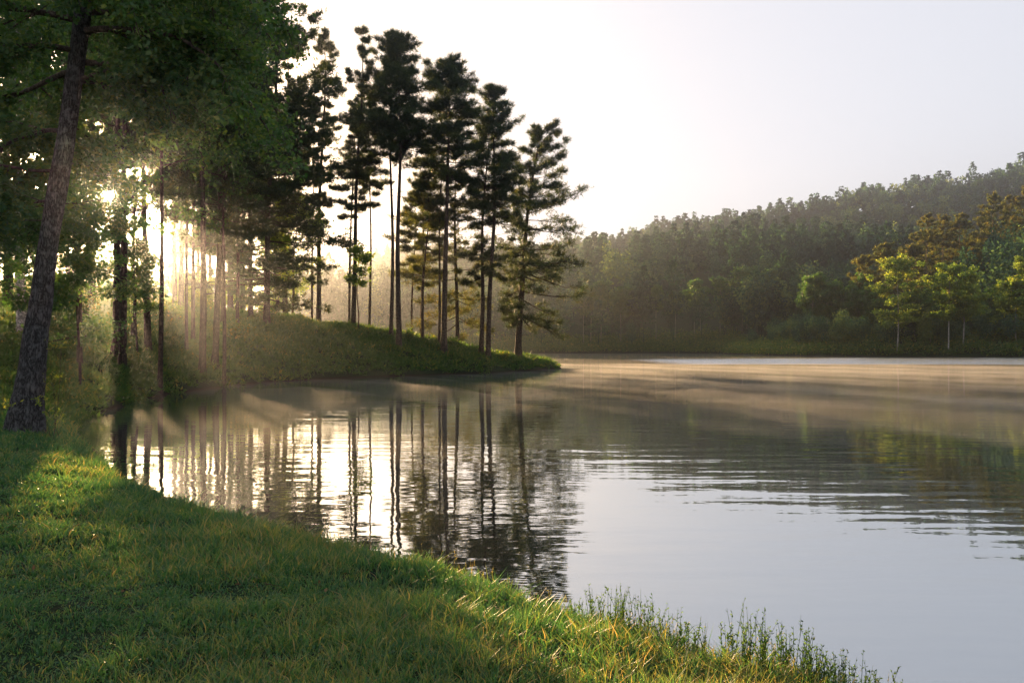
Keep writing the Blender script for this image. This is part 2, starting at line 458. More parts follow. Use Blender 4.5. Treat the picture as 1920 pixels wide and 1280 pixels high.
def height(x, y):
    shp = np.shape(x)
    x = np.asarray(x, float).ravel(); y = np.asarray(y, float).ravel()
    d = poly_sd(LAND, x, y)
    d = d + (vnoise(x * 0.9, y * 0.9, 5) - 0.5) * np.clip(0.02 * np.hypot(x, y), 0.15, 0.7)
    w = sstep(13, 34, y * 0.95 - x * 0.28)
    dp = np.maximum(d, 0)
    bank = w * (5.4 * (1 - np.exp(-dp / 10.5)) + 0.22 * (1 - np.exp(-dp / 0.25))) + (1 - w) * (0.10 * (1 - np.exp(-dp / 0.15)) + 0.34 * (1 - np.exp(-dp / 2.2)) + 0.018 * np.minimum(dp, 20))
    bank = bank + (fbm(x * 0.45, y * 0.45, 9) - 0.5) * 0.5 * np.minimum(dp / 3, 1) * (0.35 + w)
    bank = bank + (fbm(x * 1.7, y * 1.7, 31) - 0.5) * 0.16 * np.minimum(dp / 0.8, 1)
    h1 = np.where(d > 0, bank, -np.minimum(-d * 0.5, 2.0))
    # far shore, right bank and hills
    e = poly_sd(FAR, x, y)
    ep = np.maximum(e, 0)
    px = 960 + F * x / np.maximum(y, 1.0)
    z1 = CAM_Z + (HOR - np.interp(px, PX1, PY1)) / F * 430 - 18
    z2 = CAM_Z + (HOR - np.interp(px, PX2, PY2)) / F * 640 - 20
    t1 = np.clip((y - 250) / 180, 0, 1); t2 = np.clip((y - 430) / 210, 0, 1)
    hill = z1 * (t1 ** 1.15) * (1 - sstep(0, 1, t2)) + (z2) * sstep(0, 1, t2) - 6 * np.sin(np.pi * t2) * (t2 < 1)
    hill = np.maximum(hill, 0) * (1 - 0.5 * sstep(700, 1100, y))
    lowb = 1.0 * (1 - np.exp(-ep / 2.0)) + np.minimum(ep * 0.17, 16.0)
    hill = np.maximum(hill * sstep(0, 60, ep), 0) + lowb * (1 - 0.8 * t1)
    hill = hill + (fbm(x * 0.016, y * 0.016, 3) - 0.5) * 24 * np.minimum(ep / 120, 1)
    h2 = np.where(e > 0, hill, -np.minimum(-e * 0.3, 2.0))
    return np.maximum(h1, h2).reshape(shp)

def place(px, py, ymin=3.0, ymax=140.0):
    """point of the ground seen at a photo pixel"""
    y = np.arange(ymin, ymax, 0.1)
    x = (px - 960) / F * y
    z = CAM_Z + (HOR - py) / F * y
    h = height(x, y)
    k = np.argmax(z < h)
    if not (z < h).any(): k = len(y) // 2
    return float(x[k]), float(y[k]), float(h[k])

def at(px, y):
    x = (px - 960) / F * y
    return x, y, float(height(np.array([x]), np.array([y]))[0])

def graded(stops):
    out = []
    for (a, b, s) in stops: out.append(np.arange(a, b, s))
    out.append([stops[-1][1]])
    return np.concatenate(out)

gx = graded([(-450, -200, 25), (-200, -70, 5), (-70, -30, 1.2), (-30, 14, 0.4), (14, 130, 3), (130, 500, 12), (500, 770, 30)])
gy = graded([(-60, -10, 5), (-10, 2, 0.8), (2, 24, 0.25), (24, 100, 0.5), (100, 280, 3), (280, 700, 10), (700, 850, 25)])
print('hill top', end=' ')
GX, GY = np.meshgrid(gx, gy, indexing='ij')
GZ = height(GX, GY); print(GZ.max())
g = Geo()
nx, ny = GX.shape
ii = (np.arange(nx - 1)[:, None] * ny + np.arange(ny - 1)[None]).ravel()
g.add(np.stack([GX, GY, GZ], -1), None, np.stack([ii, ii + ny, ii + ny + 1, ii + 1], -1))
tag(obj('ground', g.mesh('ground', M['ground'], True)), kind='structure')

g = Geo()
g.add([(-450, -60, 0), (770, -60, 0), (770, 840, 0), (-450, 840, 0)], None, [(0, 1, 2, 3)])
tag(obj('water', g.mesh('water', M['water'])), kind='structure')

# ------------------------------------------------------------------ trees
def skeleton(rng, h, cb, wid, nb, path, r0, kind, bias=None, droop=0.0, tw=6, tuft=4, gap=0.0):
    """limbs of a tree: returns sticks (p0, p1, r0, r1) and shoot positions with directions"""
    P0, P1, R0, R1, TP, TD = [], [], [], [], [], []
    zs = cb + (h - cb) * np.sort(rng.random(nb) ** 0.9)
    if kind == 'pine':   # loose whorls
        zs = cb + (h - cb) * np.clip(np.round((zs - cb) / (h - cb) * nb * 0.42) / (nb * 0.42) + rng.normal(0, 0.012, nb), 0, 0.995)
    az = rng.random() * 6.28
    for z in zs:
        t = (z - cb) / (h - cb)
        az += 2.4 + rng.normal(0, 0.5)
        if kind == 'pine':
            prof = (0.55 + 0.45 * min(1, t / 0.3)) * (1 - t) ** 0.52 + 0.05
            Lb = wid * prof * rng.uniform(0.55, 1.15)
            el = -0.22 + 0.75 * t ** 1.3 + rng.normal(0, 0.12) - droop * (1 - t)
            cur = rng.uniform(0.0, 0.22)
        else:
            prof = math.sin(math.pi * min(1, 0.22 + 0.72 * t)) ** 0.7
            Lb = wid * prof * rng.uniform(0.6, 1.15)
            el = 0.35 + 0.55 * t + rng.normal(0, 0.15) - droop
            cur = rng.uniform(-0.25, 0.05)
        if bias is not None:
            Lb *= 1 + bias[1] * math.cos(az - bias[0])
        if rng.random() < gap: Lb *= 0.4
        s = np.linspace(0, 1, 6)
        a2 = az + rng.normal(0, 0.25) * s
        base = path(z)
        pts = np.stack([base[0] + Lb * s * np.cos(a2), base[1] + Lb * s * np.sin(a2),
                        z + Lb * (math.tan(el) * s + cur * s * s) + rng.normal(0, 0.02 * Lb, 6) * s], -1)
        rb = max(0.012, r0 * 0.34 * (1 - 0.75 * t) * (Lb / wid) ** 0.5)
        rr = rb * (1 - 0.85 * s)
        P0.append(pts[:-1]); P1.append(pts[1:]); R0.append(rr[:-1]); R1.append(rr[1:])
        nt = max(2, int(tw * (0.5 + 0.5 * Lb / wid)))
        sk = rng.uniform(0.22, 1.0, nt)
        sk[0] = 1.0
        for q in sk:
            p = np.array([np.interp(q, s, pts[:, k]) for k in range(3)])
            lt = Lb * 0.40 * (1.15 - 0.6 * q) * rng.uniform(0.6, 1.2)
            aa = az + rng.choice([-1, 1]) * rng.uniform(0.25, 1.1) * (q < 0.99)
            ee = (0.12 + 0.35 * t if kind == 'pine' else 0.25) + rng.normal(0, 0.25) - droop * 0.5
            d = np.array([math.cos(aa) * math.cos(ee), math.sin(aa) * math.cos(ee), math.sin(ee)])
            P0.append(p[None]); P1.append((p + d * lt)[None]); R0.append([rb * 0.3]); R1.append([rb * 0.1])
            m = tuft
            f = rng.uniform(0.2, 1.0, m); f[0] = 1.0
            off = rng.normal(0, (0.19 if kind == 'pine' else 0.12) * lt, (m, 3)); off[:, 2] *= 0.5
            TP.append(p + d * lt * f[:, None] + off); TD.append(np.repeat(d[None], m, 0))
    return (np.concatenate(P0), np.concatenate(P1), np.concatenate(R0), np.concatenate(R1)), np.concatenate(TP), np.concatenate(TD)

def trunk_path(rng, h, lean=(0, 0), wob=0.12, sweep=(0, 0)):
    ph = rng.random(2) * 6.28; fr = rng.uniform(0.6, 1.4, 2)
    def f(z):
        t = np.asarray(z) / h
        return np.stack([lean[0] * t + sweep[0] * t * (1 - t) + wob * np.sin(fr[0] * 6.28 * t + ph[0]) * t,
                         lean[1] * t + sweep[1] * t * (1 - t) + wob * np.sin(fr[1] * 6.28 * t + ph[1]) * t], -1)
    return f

def trunk_geo(h, r0, path, sides=9, n=26, top=0.08, rough=0.14):
    g = Geo()
    t = np.linspace(0, 1, n) ** 1.25
    z = t * h - 0.25 * (1 - t)
    xy = path(np.maximum(z, 0))
    r = r0 * ((1 - t) ** 0.85 * (1 - top) + top) * (1 + 0.55 * np.exp(-np.maximum(z, 0) / (1.6 * r0)))
    tube(g, np.concatenate([xy, z[:, None]], -1), r, sides, rough=rough)
    return g

def pine_meshes(seed, h, cb, r0, wid, nb=48, lean=(0, 0), nl=0.48, nw=0.036, nn=10, mat='needle', bark='bark', bias=None,
                droop=0.0, tw=9, tuft=7, gap=0.12, stubs=10, sweep=(0, 0), sides=9, spread=0.70, window=None):
    rng = np.random.default_rng(seed)
    path = trunk_path(rng, h, lean, rng.uniform(0.1, 0.32), sweep)
    tg = trunk_geo(h, r0, path, sides)
    S, TP, TD = skeleton(rng, h, cb, wid, nb, path, r0, 'pine', bias, droop, tw, tuft, gap)
    bg = tg; segs(bg, *S)
    if stubs:   # dead snags below the crown
        z = rng.uniform(cb * 0.55, cb * 1.05, stubs); a = rng.random(stubs) * 6.28; l = rng.uniform(0.3, 1.5, stubs)
        xy = path(z); p = np.concatenate([xy, z[:, None]], -1)
        d = np.stack([np.cos(a), np.sin(a), rng.uniform(-0.35, 0.25, stubs)], -1)
        segs(bg, p, p + d * l[:, None], 0.03, 0.008)
    cg = Geo()
    if window is not None:
        rel = TP - window[0]; al = rel @ window[1]
        kp = np.linalg.norm(rel - al[:, None] * window[1], axis=1) > window[2] * rng.uniform(0.6, 1.4, len(TP))
        TP, TD = TP[kp], TD[kp]
    n = len(TP)
    pos = np.repeat(TP, nn, 0) + rng.normal(0, 0.05, (n * nn, 3)) * (nl / 0.36)
    dr = norm(np.repeat(norm(TD + [0, 0, 0.45]), nn, 0) * 0.75 + rng.normal(size=(n * nn, 3)) * spread)
    tint = np.clip(np.repeat(rng.normal(0.45, 0.2, n), nn) + rng.normal(0, 0.12, n * nn), 0, 1)
    blades(cg, pos, dr, rng.uniform(0.6, 1.15, n * nn) * nl, nw * rng.uniform(0.7, 1.3, n * nn), tint, rng)
    return tg.mesh('trunk', M[bark], True), cg.mesh('crown', M[mat])

def broad_meshes(seed, h, cb, r0, wid, nb=26, lean=(0, 0), ls=0.14, lw=0.6, nleaf=22, rad=0.45, mat='leaf', bark='bark_pale',
                 bias=None, droop=0.0, tw=7, tuft=3, gap=0.1, sweep=(0, 0), sides=8, tipr=0.06, window=None):
    rng = np.random.default_rng(seed)
    path = trunk_path(rng, h, lean, 0.2, sweep)
    tg = trunk_geo(h * 0.97, r0, path, sides, top=tipr)
    S, TP, TD = skeleton(rng, h, cb, wid, nb, path, r0, 'broad', bias, droop, tw, tuft, gap)
    segs(tg, *S)
    cg = Geo(); n = len(TP)
    off = norm(rng.normal(size=(n * nleaf, 3))) * (rng.random(n * nleaf) ** 0.5 * rad)[:, None] * np.repeat(rng.uniform(0.6, 1.3, n), nleaf)[:, None]
    off[:, 2] *= 0.62
    pos = np.repeat(TP, nleaf, 0) + off
    dr = norm(norm(off) * 0.6 + rng.normal(size=(n * nleaf, 3)) * 0.6 + [0, 0, -0.25])
    tint = np.clip(np.repeat(rng.normal(0.5, 0.2, n), nleaf) + rng.normal(0, 0.13, n * nleaf), 0, 1)
    if window is not None:   # a hole in the crown: (point, direction, radius) in the tree's own space
        rel = pos - window[0]; al = rel @ window[1]
        kp = np.linalg.norm(rel - al[:, None] * window[1], axis=1) > window[2] * rng.uniform(0.6, 1.4, len(pos))
        pos, dr, tint = pos[kp], dr[kp], tint[kp]; nleaf = 1; n = len(pos)
    s = rng.uniform(0.65, 1.25, n * nleaf) * ls
    leaves(cg, pos, dr, s, s * lw, tint, rng)
    return tg.mesh('trunk', M[bark], True), cg.mesh('crown', M[mat])

def assemble(name, label, cat, loc, meshes, group=None, rz=0.0):
    root = thing(name, label, cat, loc, rz, group)
    for nm, me in zip(('trunk', 'crown'), meshes): obj(nm, me, root)
    return root

def pine_at(seed, base, top, wpx, cbpy, label, wid, group='tall pines on the left point', y=None, hole=0, **kw):
    x, yy, z = at(base[0], y) if y else place(*base)
    zt = CAM_Z + (HOR - top[1]) / F * yy
    h = zt - z
    cb = max(1.5, CAM_Z + (HOR - cbpy) / F * yy - z)
    lean = ((top[0] - base[0]) / F * yy, 0)
    r0 = wpx / F * yy * 0.5 * 0.92
    if hole: kw['window'] = (np.array([0, 0, CAM_Z]) - np.array([x, yy, z]), np.array(SUN), hole)
    return assemble('pine_tree', label, 'pine tree', (x, yy, z), pine_meshes(seed, h, cb, r0, wid, lean=lean, **kw), group)

# --- the pines on the point, left to right
G1 = 'tall pines on the left point'
pine_at(101, (597, 598), (606, 62), 11, 400, 'tall slim pine, leftmost on the open crest, with a thin see-through top', 2.3, nb=64, nn=10, gap=0.25)
pine_at(102, (585, 591), (588, 190), 5, 450, 'thin pine pole close behind the leftmost tall crest pine', 1.7, nb=38, nn=10)
pine_at(103, (662, 612), (679, 60), 10, 400, 'tall pine second from the left on the crest, with a sparse feathery top', 2.2, nb=60, nn=10, gap=0.28)
pine_at(104, (655, 606), (662, 175), 6, 420, 'thin dark pine trunk touching the left side of the second crest pine', 1.9, nb=40, nn=10)
pine_at(105, (692, 607), (697, 140), 6, 420, 'single slim pine standing alone in the gap before the big domed pines', 1.9, nb=46, nn=10, gap=0.2)
pine_at(106, (733, 634), (738, 118), 9, 300, 'left trunk of the close pair under the highest domed crown', 2.5, nb=64, nn=9)
pine_at(107, (748, 655), (746, 70), 12, 290, 'thick right trunk of the close pair under the highest domed crown', 3.2, nb=112, nn=10, gap=0.08)
pine_at(108, (772, 622), (776, 350), 5, 480, 'thin pine pole behind, between the domed pair and the golden pines', 1.7, nb=22, nn=9)
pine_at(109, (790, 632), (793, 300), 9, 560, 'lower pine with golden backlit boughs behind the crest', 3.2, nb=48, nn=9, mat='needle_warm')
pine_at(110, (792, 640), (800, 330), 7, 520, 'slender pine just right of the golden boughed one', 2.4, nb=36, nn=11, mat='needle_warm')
pine_at(111, (823, 652), (828, 240), 6, 420, 'thin trunk pressed to the left side of the thick grey pine', 2.2, nb=32, nn=10)
pine_at(112, (832, 663), (841, 120), 13, 330, 'thick grey trunked pine with the second highest dome', 3.4, nb=112, nn=10, gap=0.08)
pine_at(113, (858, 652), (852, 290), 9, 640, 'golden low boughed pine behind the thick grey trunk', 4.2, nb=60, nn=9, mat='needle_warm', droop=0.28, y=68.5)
pine_at(114, (902, 665), (912, 230), 10, 520, 'left one of the twin pines near the tip of the point', 2.4, nb=60, nn=9, gap=0.2)
pine_at(115, (915, 672), (932, 165), 11, 420, 'right one of the twin pines near the tip, the taller', 3.0, nb=100, nn=10, gap=0.1)
pine_at(116, (971, 672), (1012, 245), 14, 600, 'last pine on the tip, leaning right with long low boughs over the water', 4.6, nb=130, nn=10, bias=(0.0, 0.34), droop=0.22, gap=0.05, tw=10, sweep=(-1.2, 0))

# --- the wood to the left of the open crest
G2 = 'pines of the dark wood on the left'
wood = [
    (201, (500, 612), (516, -60), 13, 500, 5.2, 'big dark pine at the right edge of the wood beside the open sky', 110),
    (202, (470, 600), (470, -90), 10, 420, 3.8, 'dark pine just left of the edge pine, crown merging with it', 60),
    (203, (445, 612), (450, -40), 7, 430, 3.0, 'slim pine inside the wood, left of the two dark edge pines', 44),
    (204, (418, 608), (425, -120), 10, 400, 3.6, 'pine trunk standing behind the leaning foreground pair', 56),
    (205, (403, 686), (428, -160), 13, 380, 3.2, 'right trunk of the front pair above the shaded cove, leaning right', 50),
    (206, (379, 704), (392, -200), 14, 360, 3.2, 'left trunk of the front pair, its foot nearest to the water', 50),
    (207, (362, 640), (368, -100), 8, 360, 2.8, 'thin straight trunk behind and left of the front pair', 36),
    (208, (350, 660), (354, -100), 7, 350, 2.6, 'thinnest trunk left of the front pair', 34),
    (209, (278, 662), (262, -160), 14, 330, 3.0, 'bowed trunk just right of the sun gap', 40),
    (210, (250, 640), (256, -120), 9, 330, 2.6, 'slim trunk behind the ivy pair below the sun', 30),
    (211, (216, 672), (234, -260), 15, 280, 3.0, 'left trunk of the dark pair right below the sun', 36),
    (212, (229, 692), (252, -300), 15, 280, 3.2, 'right trunk of the dark pair below the sun, foot lower down the bank', 36),
]
for seed, b, t, w, cb, wid, lab, nb in wood:
    pine_at(seed, b, t, w, cb + (0 if seed in (207, 208, 209) else 90), lab, wid * 1.15, G2, nb=int(nb * 1.3), nn=9, gap=0.05, nl=0.42, nw=0.065, tw=10, hole=0.4)

# deeper trunks of the wood, copies of three proto pines
protos = []
rngd = np.random.default_rng(77)
deep = [(535, 70, 'pine at the back of the wood showing right of the edge pine'), (520, 82, 'far back pine behind the edge pine, in gold light'),
        (455, 72, 'deep pine seen between the slim pine and the edge pines'), (432, 66, 'deep pine just right of the leaning trunk'),
        (340, 62, 'deep trunk in the bright gap left of the thin trunks'), (328, 70, 'deeper trunk in the bright gap, left one'),
        (352, 88, 'farthest trunk seen through the front pair against the gold undergrowth'), 
        (172, 56, 'deep trunk just left of the dark pair below the sun'), (140, 60, 'deep trunk in the glow between the big near tree and the sun'),
        (128, 72, 'deepest thin trunk in the glow right of the big near tree'), (15, 44, 'deep pine at the very left edge behind the pale trunk'),
        (-40, 38, 'pine whose boughs reach in at the left edge'), (-130, 42, 'pine out past the left edge with shade falling in'),
        (-260, 36, 'pine farthest past the left edge'), (395, 80, 'deep pine behind the front pair, far side of the crest'),
        (372, 92, 'farthest deep pine behind the front pair')]
for k, (px, yy, lab) in enumerate(deep):
    x, y, z = at(px, yy)
    if len(protos) < 3:
        h = (26, 24, 28)[len(protos)]
        p = assemble('pine_tree', lab, 'pine tree', (x, y, z), pine_meshes(300 + k, h, h * 0.37, 0.24, 3.8, nb=64, nn=10, nl=0.46, nw=0.08), G2)
        protos.append(p)
    else:
        copy_tree(protos[k % 3], (x, y, z), rngd.random() * 6.28, lab, G2, rngd.uniform(0.85, 1.1))

# --- the big near tree on the left
def near_tree():
    D = 15.8
    x0, y0, z0 = (45 - 960) / F * D, D, None
    z0 = float(height(np.array([x0]), np.array([y0]))[0])
    root = thing('broadleaf_tree', 'big near tree with thick furrowed trunk leaning right, foot beside the cove', 'tree', (x0, y0, z0))
    ctr = [(45, 812), (47, 780), (52, 735), (58, 680), (66, 610), (76, 530), (86, 450), (97, 370), (110, 290), (124, 190), (137, 90), (146, 0), (156, -120), (160, -300), (165, -520)]
    wd = [84, 70, 58, 52, 46, 41, 38, 37, 36, 35, 34, 33, 29, 22, 8]
    P = np.array([((px - 960) / F * D - x0, 0.02 * k, CAM_Z + (HOR - py) / F * D - z0) for k, (px, py) in enumerate(ctr)])
    P[0, 2] = -0.3
    R = np.array(wd) * 0.92 / F * D * 0.5
    tt = np.concatenate([[0], np.cumsum(np.linalg.norm(np.diff(P, axis=0), axis=1))])
    s = np.linspace(0, tt[-1], 420)
    pts = np.stack([np.interp(s, tt, P[:, k]) for k in range(3)], -1)
    ker = np.ones(31) / 31
    for k in range(3):
        pad = np.pad(pts[:, k], 15, mode='reflect', reflect_type='odd'); pts[:, k] = np.convolve(pad, ker, 'valid')
    rad = np.interp(s, tt, R)
    g = Geo()
    sides = 72
    n = len(pts)
    tube(g, pts, rad, sides, cap=True)
    v = g.v[0].copy()
    body = v[:n * sides].reshape(n, sides, 3)
    th = np.linspace(0, 2 * np.pi, sides, endpoint=False)
    TH, SS = np.meshgrid(th, s)
    # furrows: a ridged noise wrapping round the trunk, plus root buttresses
    q1 = 1 - np.abs(2 * vnoise(TH / (2 * np.pi) * 26, SS * 3.2, 3) - 1)
    q1b = 1 - np.abs(2 * vnoise((TH / (2 * np.pi) * 26) % 26 + 50, SS * 3.2 + 9, 4) - 1)
    q2 = vnoise(np.cos(TH) * 3 + 5, np.sin(TH) * 3 + SS * 1.3, 8)
    butt = np.exp(-SS / 0.45) * 0.28 * np.maximum(0, np.cos(TH * 5 + 0.7))
    disp = -(q1 * 0.6 + q1b * 0.4) * 0.07 + (q2 - 0.5) * 0.16 + butt
    body = pts[:, None] + (body - pts[:, None]) * (1 + disp)[..., None]
    v[:n * sides] = body.reshape(-1, 3); g.v[0] = v
    obj('trunk', g.mesh('trunk', M['bark_near'], True), root)
    rng = np.random.default_rng(5)
    bg, cg = Geo(), Geo()
    TP, TD = [], []
    def limb(p, d, L, r, sag, lvl):
        m = 9
        q = np.zeros((m, 3)); q[0] = p; d = d / np.linalg.norm(d)
        for i in range(1, m):
            d = d + np.array([rng.normal(0, 0.11), rng.normal(0, 0.11), rng.normal(0, 0.07) - sag / m])
            d = d / np.linalg.norm(d); q[i] = q[i - 1] + d * L / (m - 1)
        tube(bg, q, r * (1 - 0.8 * np.linspace(0, 1, m)), 7 if lvl == 0 else 5)
        if lvl < 2:
            nk = (9, 7)[lvl]
            for f in np.linspace(0.22, 1.0, nk):
                i = min(m - 1, int(f * (m - 1)))
                dd = q[i] - q[i - 1]; dd = dd / np.linalg.norm(dd)
                side = np.cross(dd, [0, 0, 1.0]); side /= max(np.linalg.norm(side), 1e-6)
                e = dd * rng.uniform(0.5, 1.0) + side * rng.choice([-1, 1]) * rng.uniform(0.3, 1.0) + np.array([0, 0, rng.normal(0.0, 0.3)])
                limb(q[i], e, L * rng.uniform(0.30, 0.48), r * 0.4, sag * 0.8 + 0.15, lvl + 1)
        if lvl >= 1:
            for f in np.linspace(0.15, 1, 9 if lvl == 2 else 8):
                i = f * (m - 1); a = int(min(m - 2, i))
                TP.append(q[a] + (q[a + 1] - q[a]) * (i - a) + rng.normal(0, 0.09, 3)); TD.append(q[a + 1] - q[a])
    def tp(zh): return np.array([np.interp(zh, pts[:, 2], pts[:, k]) for k in range(3)])
    limbs = [  # height on the trunk, azimuth (0 = right, 90 = away), rise, length, radius, sag
        (8.0, -5, 0.12, 5.2, 0.075, 0.75), (7.4, 25, 0.10, 4.6, 0.07, 0.7), (9.0, -20, 0.35, 5.0, 0.07, 0.9), (8.4, 40, 0.3, 4.8, 0.07, 0.9), (7.0, 5, 0.3, 3.6, 0.05, 0.7), (5.2, 160, 0.0, 2.6, 0.04, 0.4), (7.6, 230, 0.1, 3.2, 0.06, 0.6), (8.6, -40, 0.25, 3.8, 0.07, 0.7), (8.8, 60, 0.2, 4.2, 0.07, 0.6), (9.6, 20, 0.45, 4.6, 0.08, 0.9),
        (7.2, 150, 0.15, 3.6, 0.07, 0.7), (8.2, 205, 0.2, 3.8, 0.07, 0.7), (9.2, 260, 0.3, 3.6, 0.06, 0.8), (9.9, 120, 0.4, 4.0, 0.07, 0.8),
        (10.5, 0, 0.5, 4.4, 0.07, 0.9), (10.8, 180, 0.5, 4.0, 0.07, 0.8), (11.4, 80, 0.6, 3.6, 0.06, 0.7), (11.8, 300, 0.6, 3.4, 0.06, 0.7),
        (6.0, 170, -0.05, 3.0, 0.05, 0.5), (6.2, 130, 0.1, 2.2, 0.04, 0.4), (7.0, 60, 0.2, 2.6, 0.045, 0.6), (12.3, 210, 0.8, 3.0, 0.05, 0.5),
        (4.6, 190, 0.0, 2.0, 0.035, 0.5)]
    for zh, a, rise, L, r, sag in limbs:
        a = math.radians(a)
        L *= 0.86 - 0.16 * math.cos(a)
        limb(tp(zh), np.array([math.cos(a), math.sin(a), rise]), L, r, sag, 0)
    obj('branches', bg.mesh('branches', M['twig'], True), root)
    TP, TD = np.array(TP), norm(np.array(TD))
    w0 = np.array([0, 0, CAM_Z]) - np.array([x0, y0, z0]); rel = TP - w0; al = rel @ np.array(SUN)
    kp = np.linalg.norm(rel - al[:, None] * np.array(SUN), axis=1) > 0.2 * rng.uniform(0.6, 1.4, len(TP))
    TP, TD = TP[kp], TD[kp]
    nl = 6
    k = len(TP)
    pos = np.repeat(TP, nl, 0) + rng.normal(0, 0.11, (k * nl, 3)) * [1, 1, 0.6]
    dr = norm(np.repeat(TD, nl, 0) * 0.4 + rng.normal(size=(k * nl, 3)) * [0.8, 0.8, 0.45] + [0, 0, -0.3])
    sz = rng.uniform(0.08, 0.145, k * nl)
    tint = np.clip(np.repeat(rng.normal(0.5, 0.18, k), nl) + rng.normal(0, 0.15, k * nl), 0, 1)
    leaves(cg, pos, dr, sz, sz * 0.62, tint, rng, 0.9)
    obj('crown', cg.mesh('crown', M['leaf'], False), root)
    print('near tree leaves', k * nl)
near_tree()

# other broadleaf trees among the left pines
def broad_at(seed, base, top, wpx, cbpy, label, wid, y=None, group=None, hole=0, **kw):
    x, yy, z = at(base[0], y) if y else place(*base)
    h = CAM_Z + (HOR - top[1]) / F * yy - z
    cb = max(0.6, CAM_Z + (HOR - cbpy) / F * yy - z)
    lean = ((top[0] - base[0]) / F * yy, 0)
    if hole: kw['window'] = (np.array([0, 0, CAM_Z]) - np.array([x, yy, z]), np.array(SUN), hole)
    return assemble('broadleaf_tree', label, 'tree', (x, yy, z), broad_meshes(seed, h, cb, wpx / F * yy * 0.5, wid, lean=lean, **kw), group)

G3 = 'leafy trees among the left pines'
broad_at(401, (42, 640), (20, -330), 19, 330, 'pale trunked leafy tree close behind the big near tree at the left edge', 4.2, bark='bark_pale', nb=40, nleaf=26, rad=0.5, ls=0.16, group=G3, tipr=0.2)
broad_at(402, (300, 650), (310, -140), 10, 330, 'leafy tree with dense green crown right of the sun, under the pine tops', 3.0, y=33, nb=38, nleaf=15, rad=0.55, ls=0.19, bark='bark', group=G3)
broad_at(408, (258, 668), (252, 480), 5, 600, 'small ivy green tree hugging the dark pair below the sun', 1.15, hole=0.3, nb=26, nleaf=16, rad=0.35, ls=0.15, bark='bark', group=G3)
broad_at(403, (150, 640), (130, -200), 11, 640, 'leafy tree behind the big near trunk, between it and the sun', 3.2, y=30, hole=0.2, droop=0.3, nb=70, nleaf=22, rad=0.5, ls=0.17, bark='bark', group=G3, gap=0.05)
broad_at(404, (420, 640), (425, 90), 8, 430, 'rounded leafy tree in front of the dark pines, right of the near branches', 2.6, y=40, nb=30, nleaf=15, rad=0.5, ls=0.2, bark='bark', group=G3)
broad_at(405, (-60, 700), (-80, -300), 18, 480, 'leafy tree past the left edge whose low boughs reach into view', 4.5, y=20, hole=0.16, nb=44, nleaf=26, rad=0.5, ls=0.15, bark='bark', group=G3)
broad_at(409, (150, 640), (146, 385), 6, 575, 'small understory tree with low leafy boughs right of the big near trunk', 1.6, y=26, hole=0.2, nb=34, nleaf=20, rad=0.36, ls=0.13, bark='bark', group=G3)
broad_at(410, (75, 660), (60, 420), 6, 600, 'small understory tree half hidden behind the big near trunk', 1.5, y=23, nb=30, nleaf=18, rad=0.36, ls=0.13, bark='bark', group=G3)
for k, (px, yy_, tp_, lab) in enumerate([(62, 70, 430, 'thin leafy tree beyond the crest left of the big near trunk'), (112, 78, 415, 'thin leafy tree in the glow right of the big near trunk'),
        (150, 84, 455, 'thin leafy tree in the glow left of the sun gap'), (236, 88, 520, 'thin leafy tree beyond the crest under the ivy pair'),
        (330, 80, 535, 'thin golden leafy tree behind the bright gap'), (368, 76, 540, 'thin leafy tree behind the front pair of pines'),
        (440, 78, 550, 'thin leafy tree behind the slim pine of the wood'), (520, 84, 490, 'thin leafy tree glowing behind the edge pine')]):
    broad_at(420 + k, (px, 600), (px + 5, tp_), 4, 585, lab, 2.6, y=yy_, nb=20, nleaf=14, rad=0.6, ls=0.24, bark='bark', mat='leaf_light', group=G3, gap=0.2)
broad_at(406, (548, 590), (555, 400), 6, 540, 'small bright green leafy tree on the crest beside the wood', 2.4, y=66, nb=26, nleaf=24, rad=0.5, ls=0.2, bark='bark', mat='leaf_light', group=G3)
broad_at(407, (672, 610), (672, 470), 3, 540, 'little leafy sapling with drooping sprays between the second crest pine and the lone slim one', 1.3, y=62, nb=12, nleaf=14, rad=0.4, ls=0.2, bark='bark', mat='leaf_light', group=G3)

# ------------------------------------------------------------------ right bank
G4 = 'warm lit pines on the right bank'
rb = [ # px, depth, top py, crown half width
    (1622, 190, 482, 4.5, 'warm lit pine lowest and farthest left of the right bank group'),
    (1660, 196, 462, 4.8, 'warm lit pine second from the left of the right bank group'),
    (1708, 200, 462, 4.5, 'warm pine behind the brightest green tree'),
    (1738, 205, 407, 5.4, 'tall warm pine standing just right of the brightest green tree'),
    (1768, 212, 408, 4.8, 'warm pine touching the tall one right of the brightest green tree'),
    (1800, 213, 405, 5.2, 'broad warm pine above the white stemmed pair'),
    (1838, 224, 412, 4.8, 'darker pine in the dip between the broad warm pines'),
    (1862, 208, 370, 6.0, 'tallest layered warm pine near the right edge'),
    (1893, 218, 372, 5.2, 'warm pine pressed against the tallest layered one'),
    (1928, 212, 352, 6.0, 'warm pine cut off by the right edge of the photo'),
    (1985, 222, 350, 6.0, 'warm pine just past the right edge'),
    (1830, 196, 470, 4.0, 'lower warm pine in front of the dark dip'),
]
rprot = []
rr = np.random.default_rng(9)
for k, (px, yy, tp_, wd, lab) in enumerate(rb):
    x, y, z = at(px, yy)
    h = CAM_Z + (HOR - tp_) / F * yy - z
    assemble('pine_tree', lab, 'pine tree', (x, y, z),
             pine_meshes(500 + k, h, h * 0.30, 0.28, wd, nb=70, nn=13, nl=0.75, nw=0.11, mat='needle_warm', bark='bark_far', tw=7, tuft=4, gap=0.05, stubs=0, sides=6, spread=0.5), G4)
G5 = 'leafy trees along the right bank'
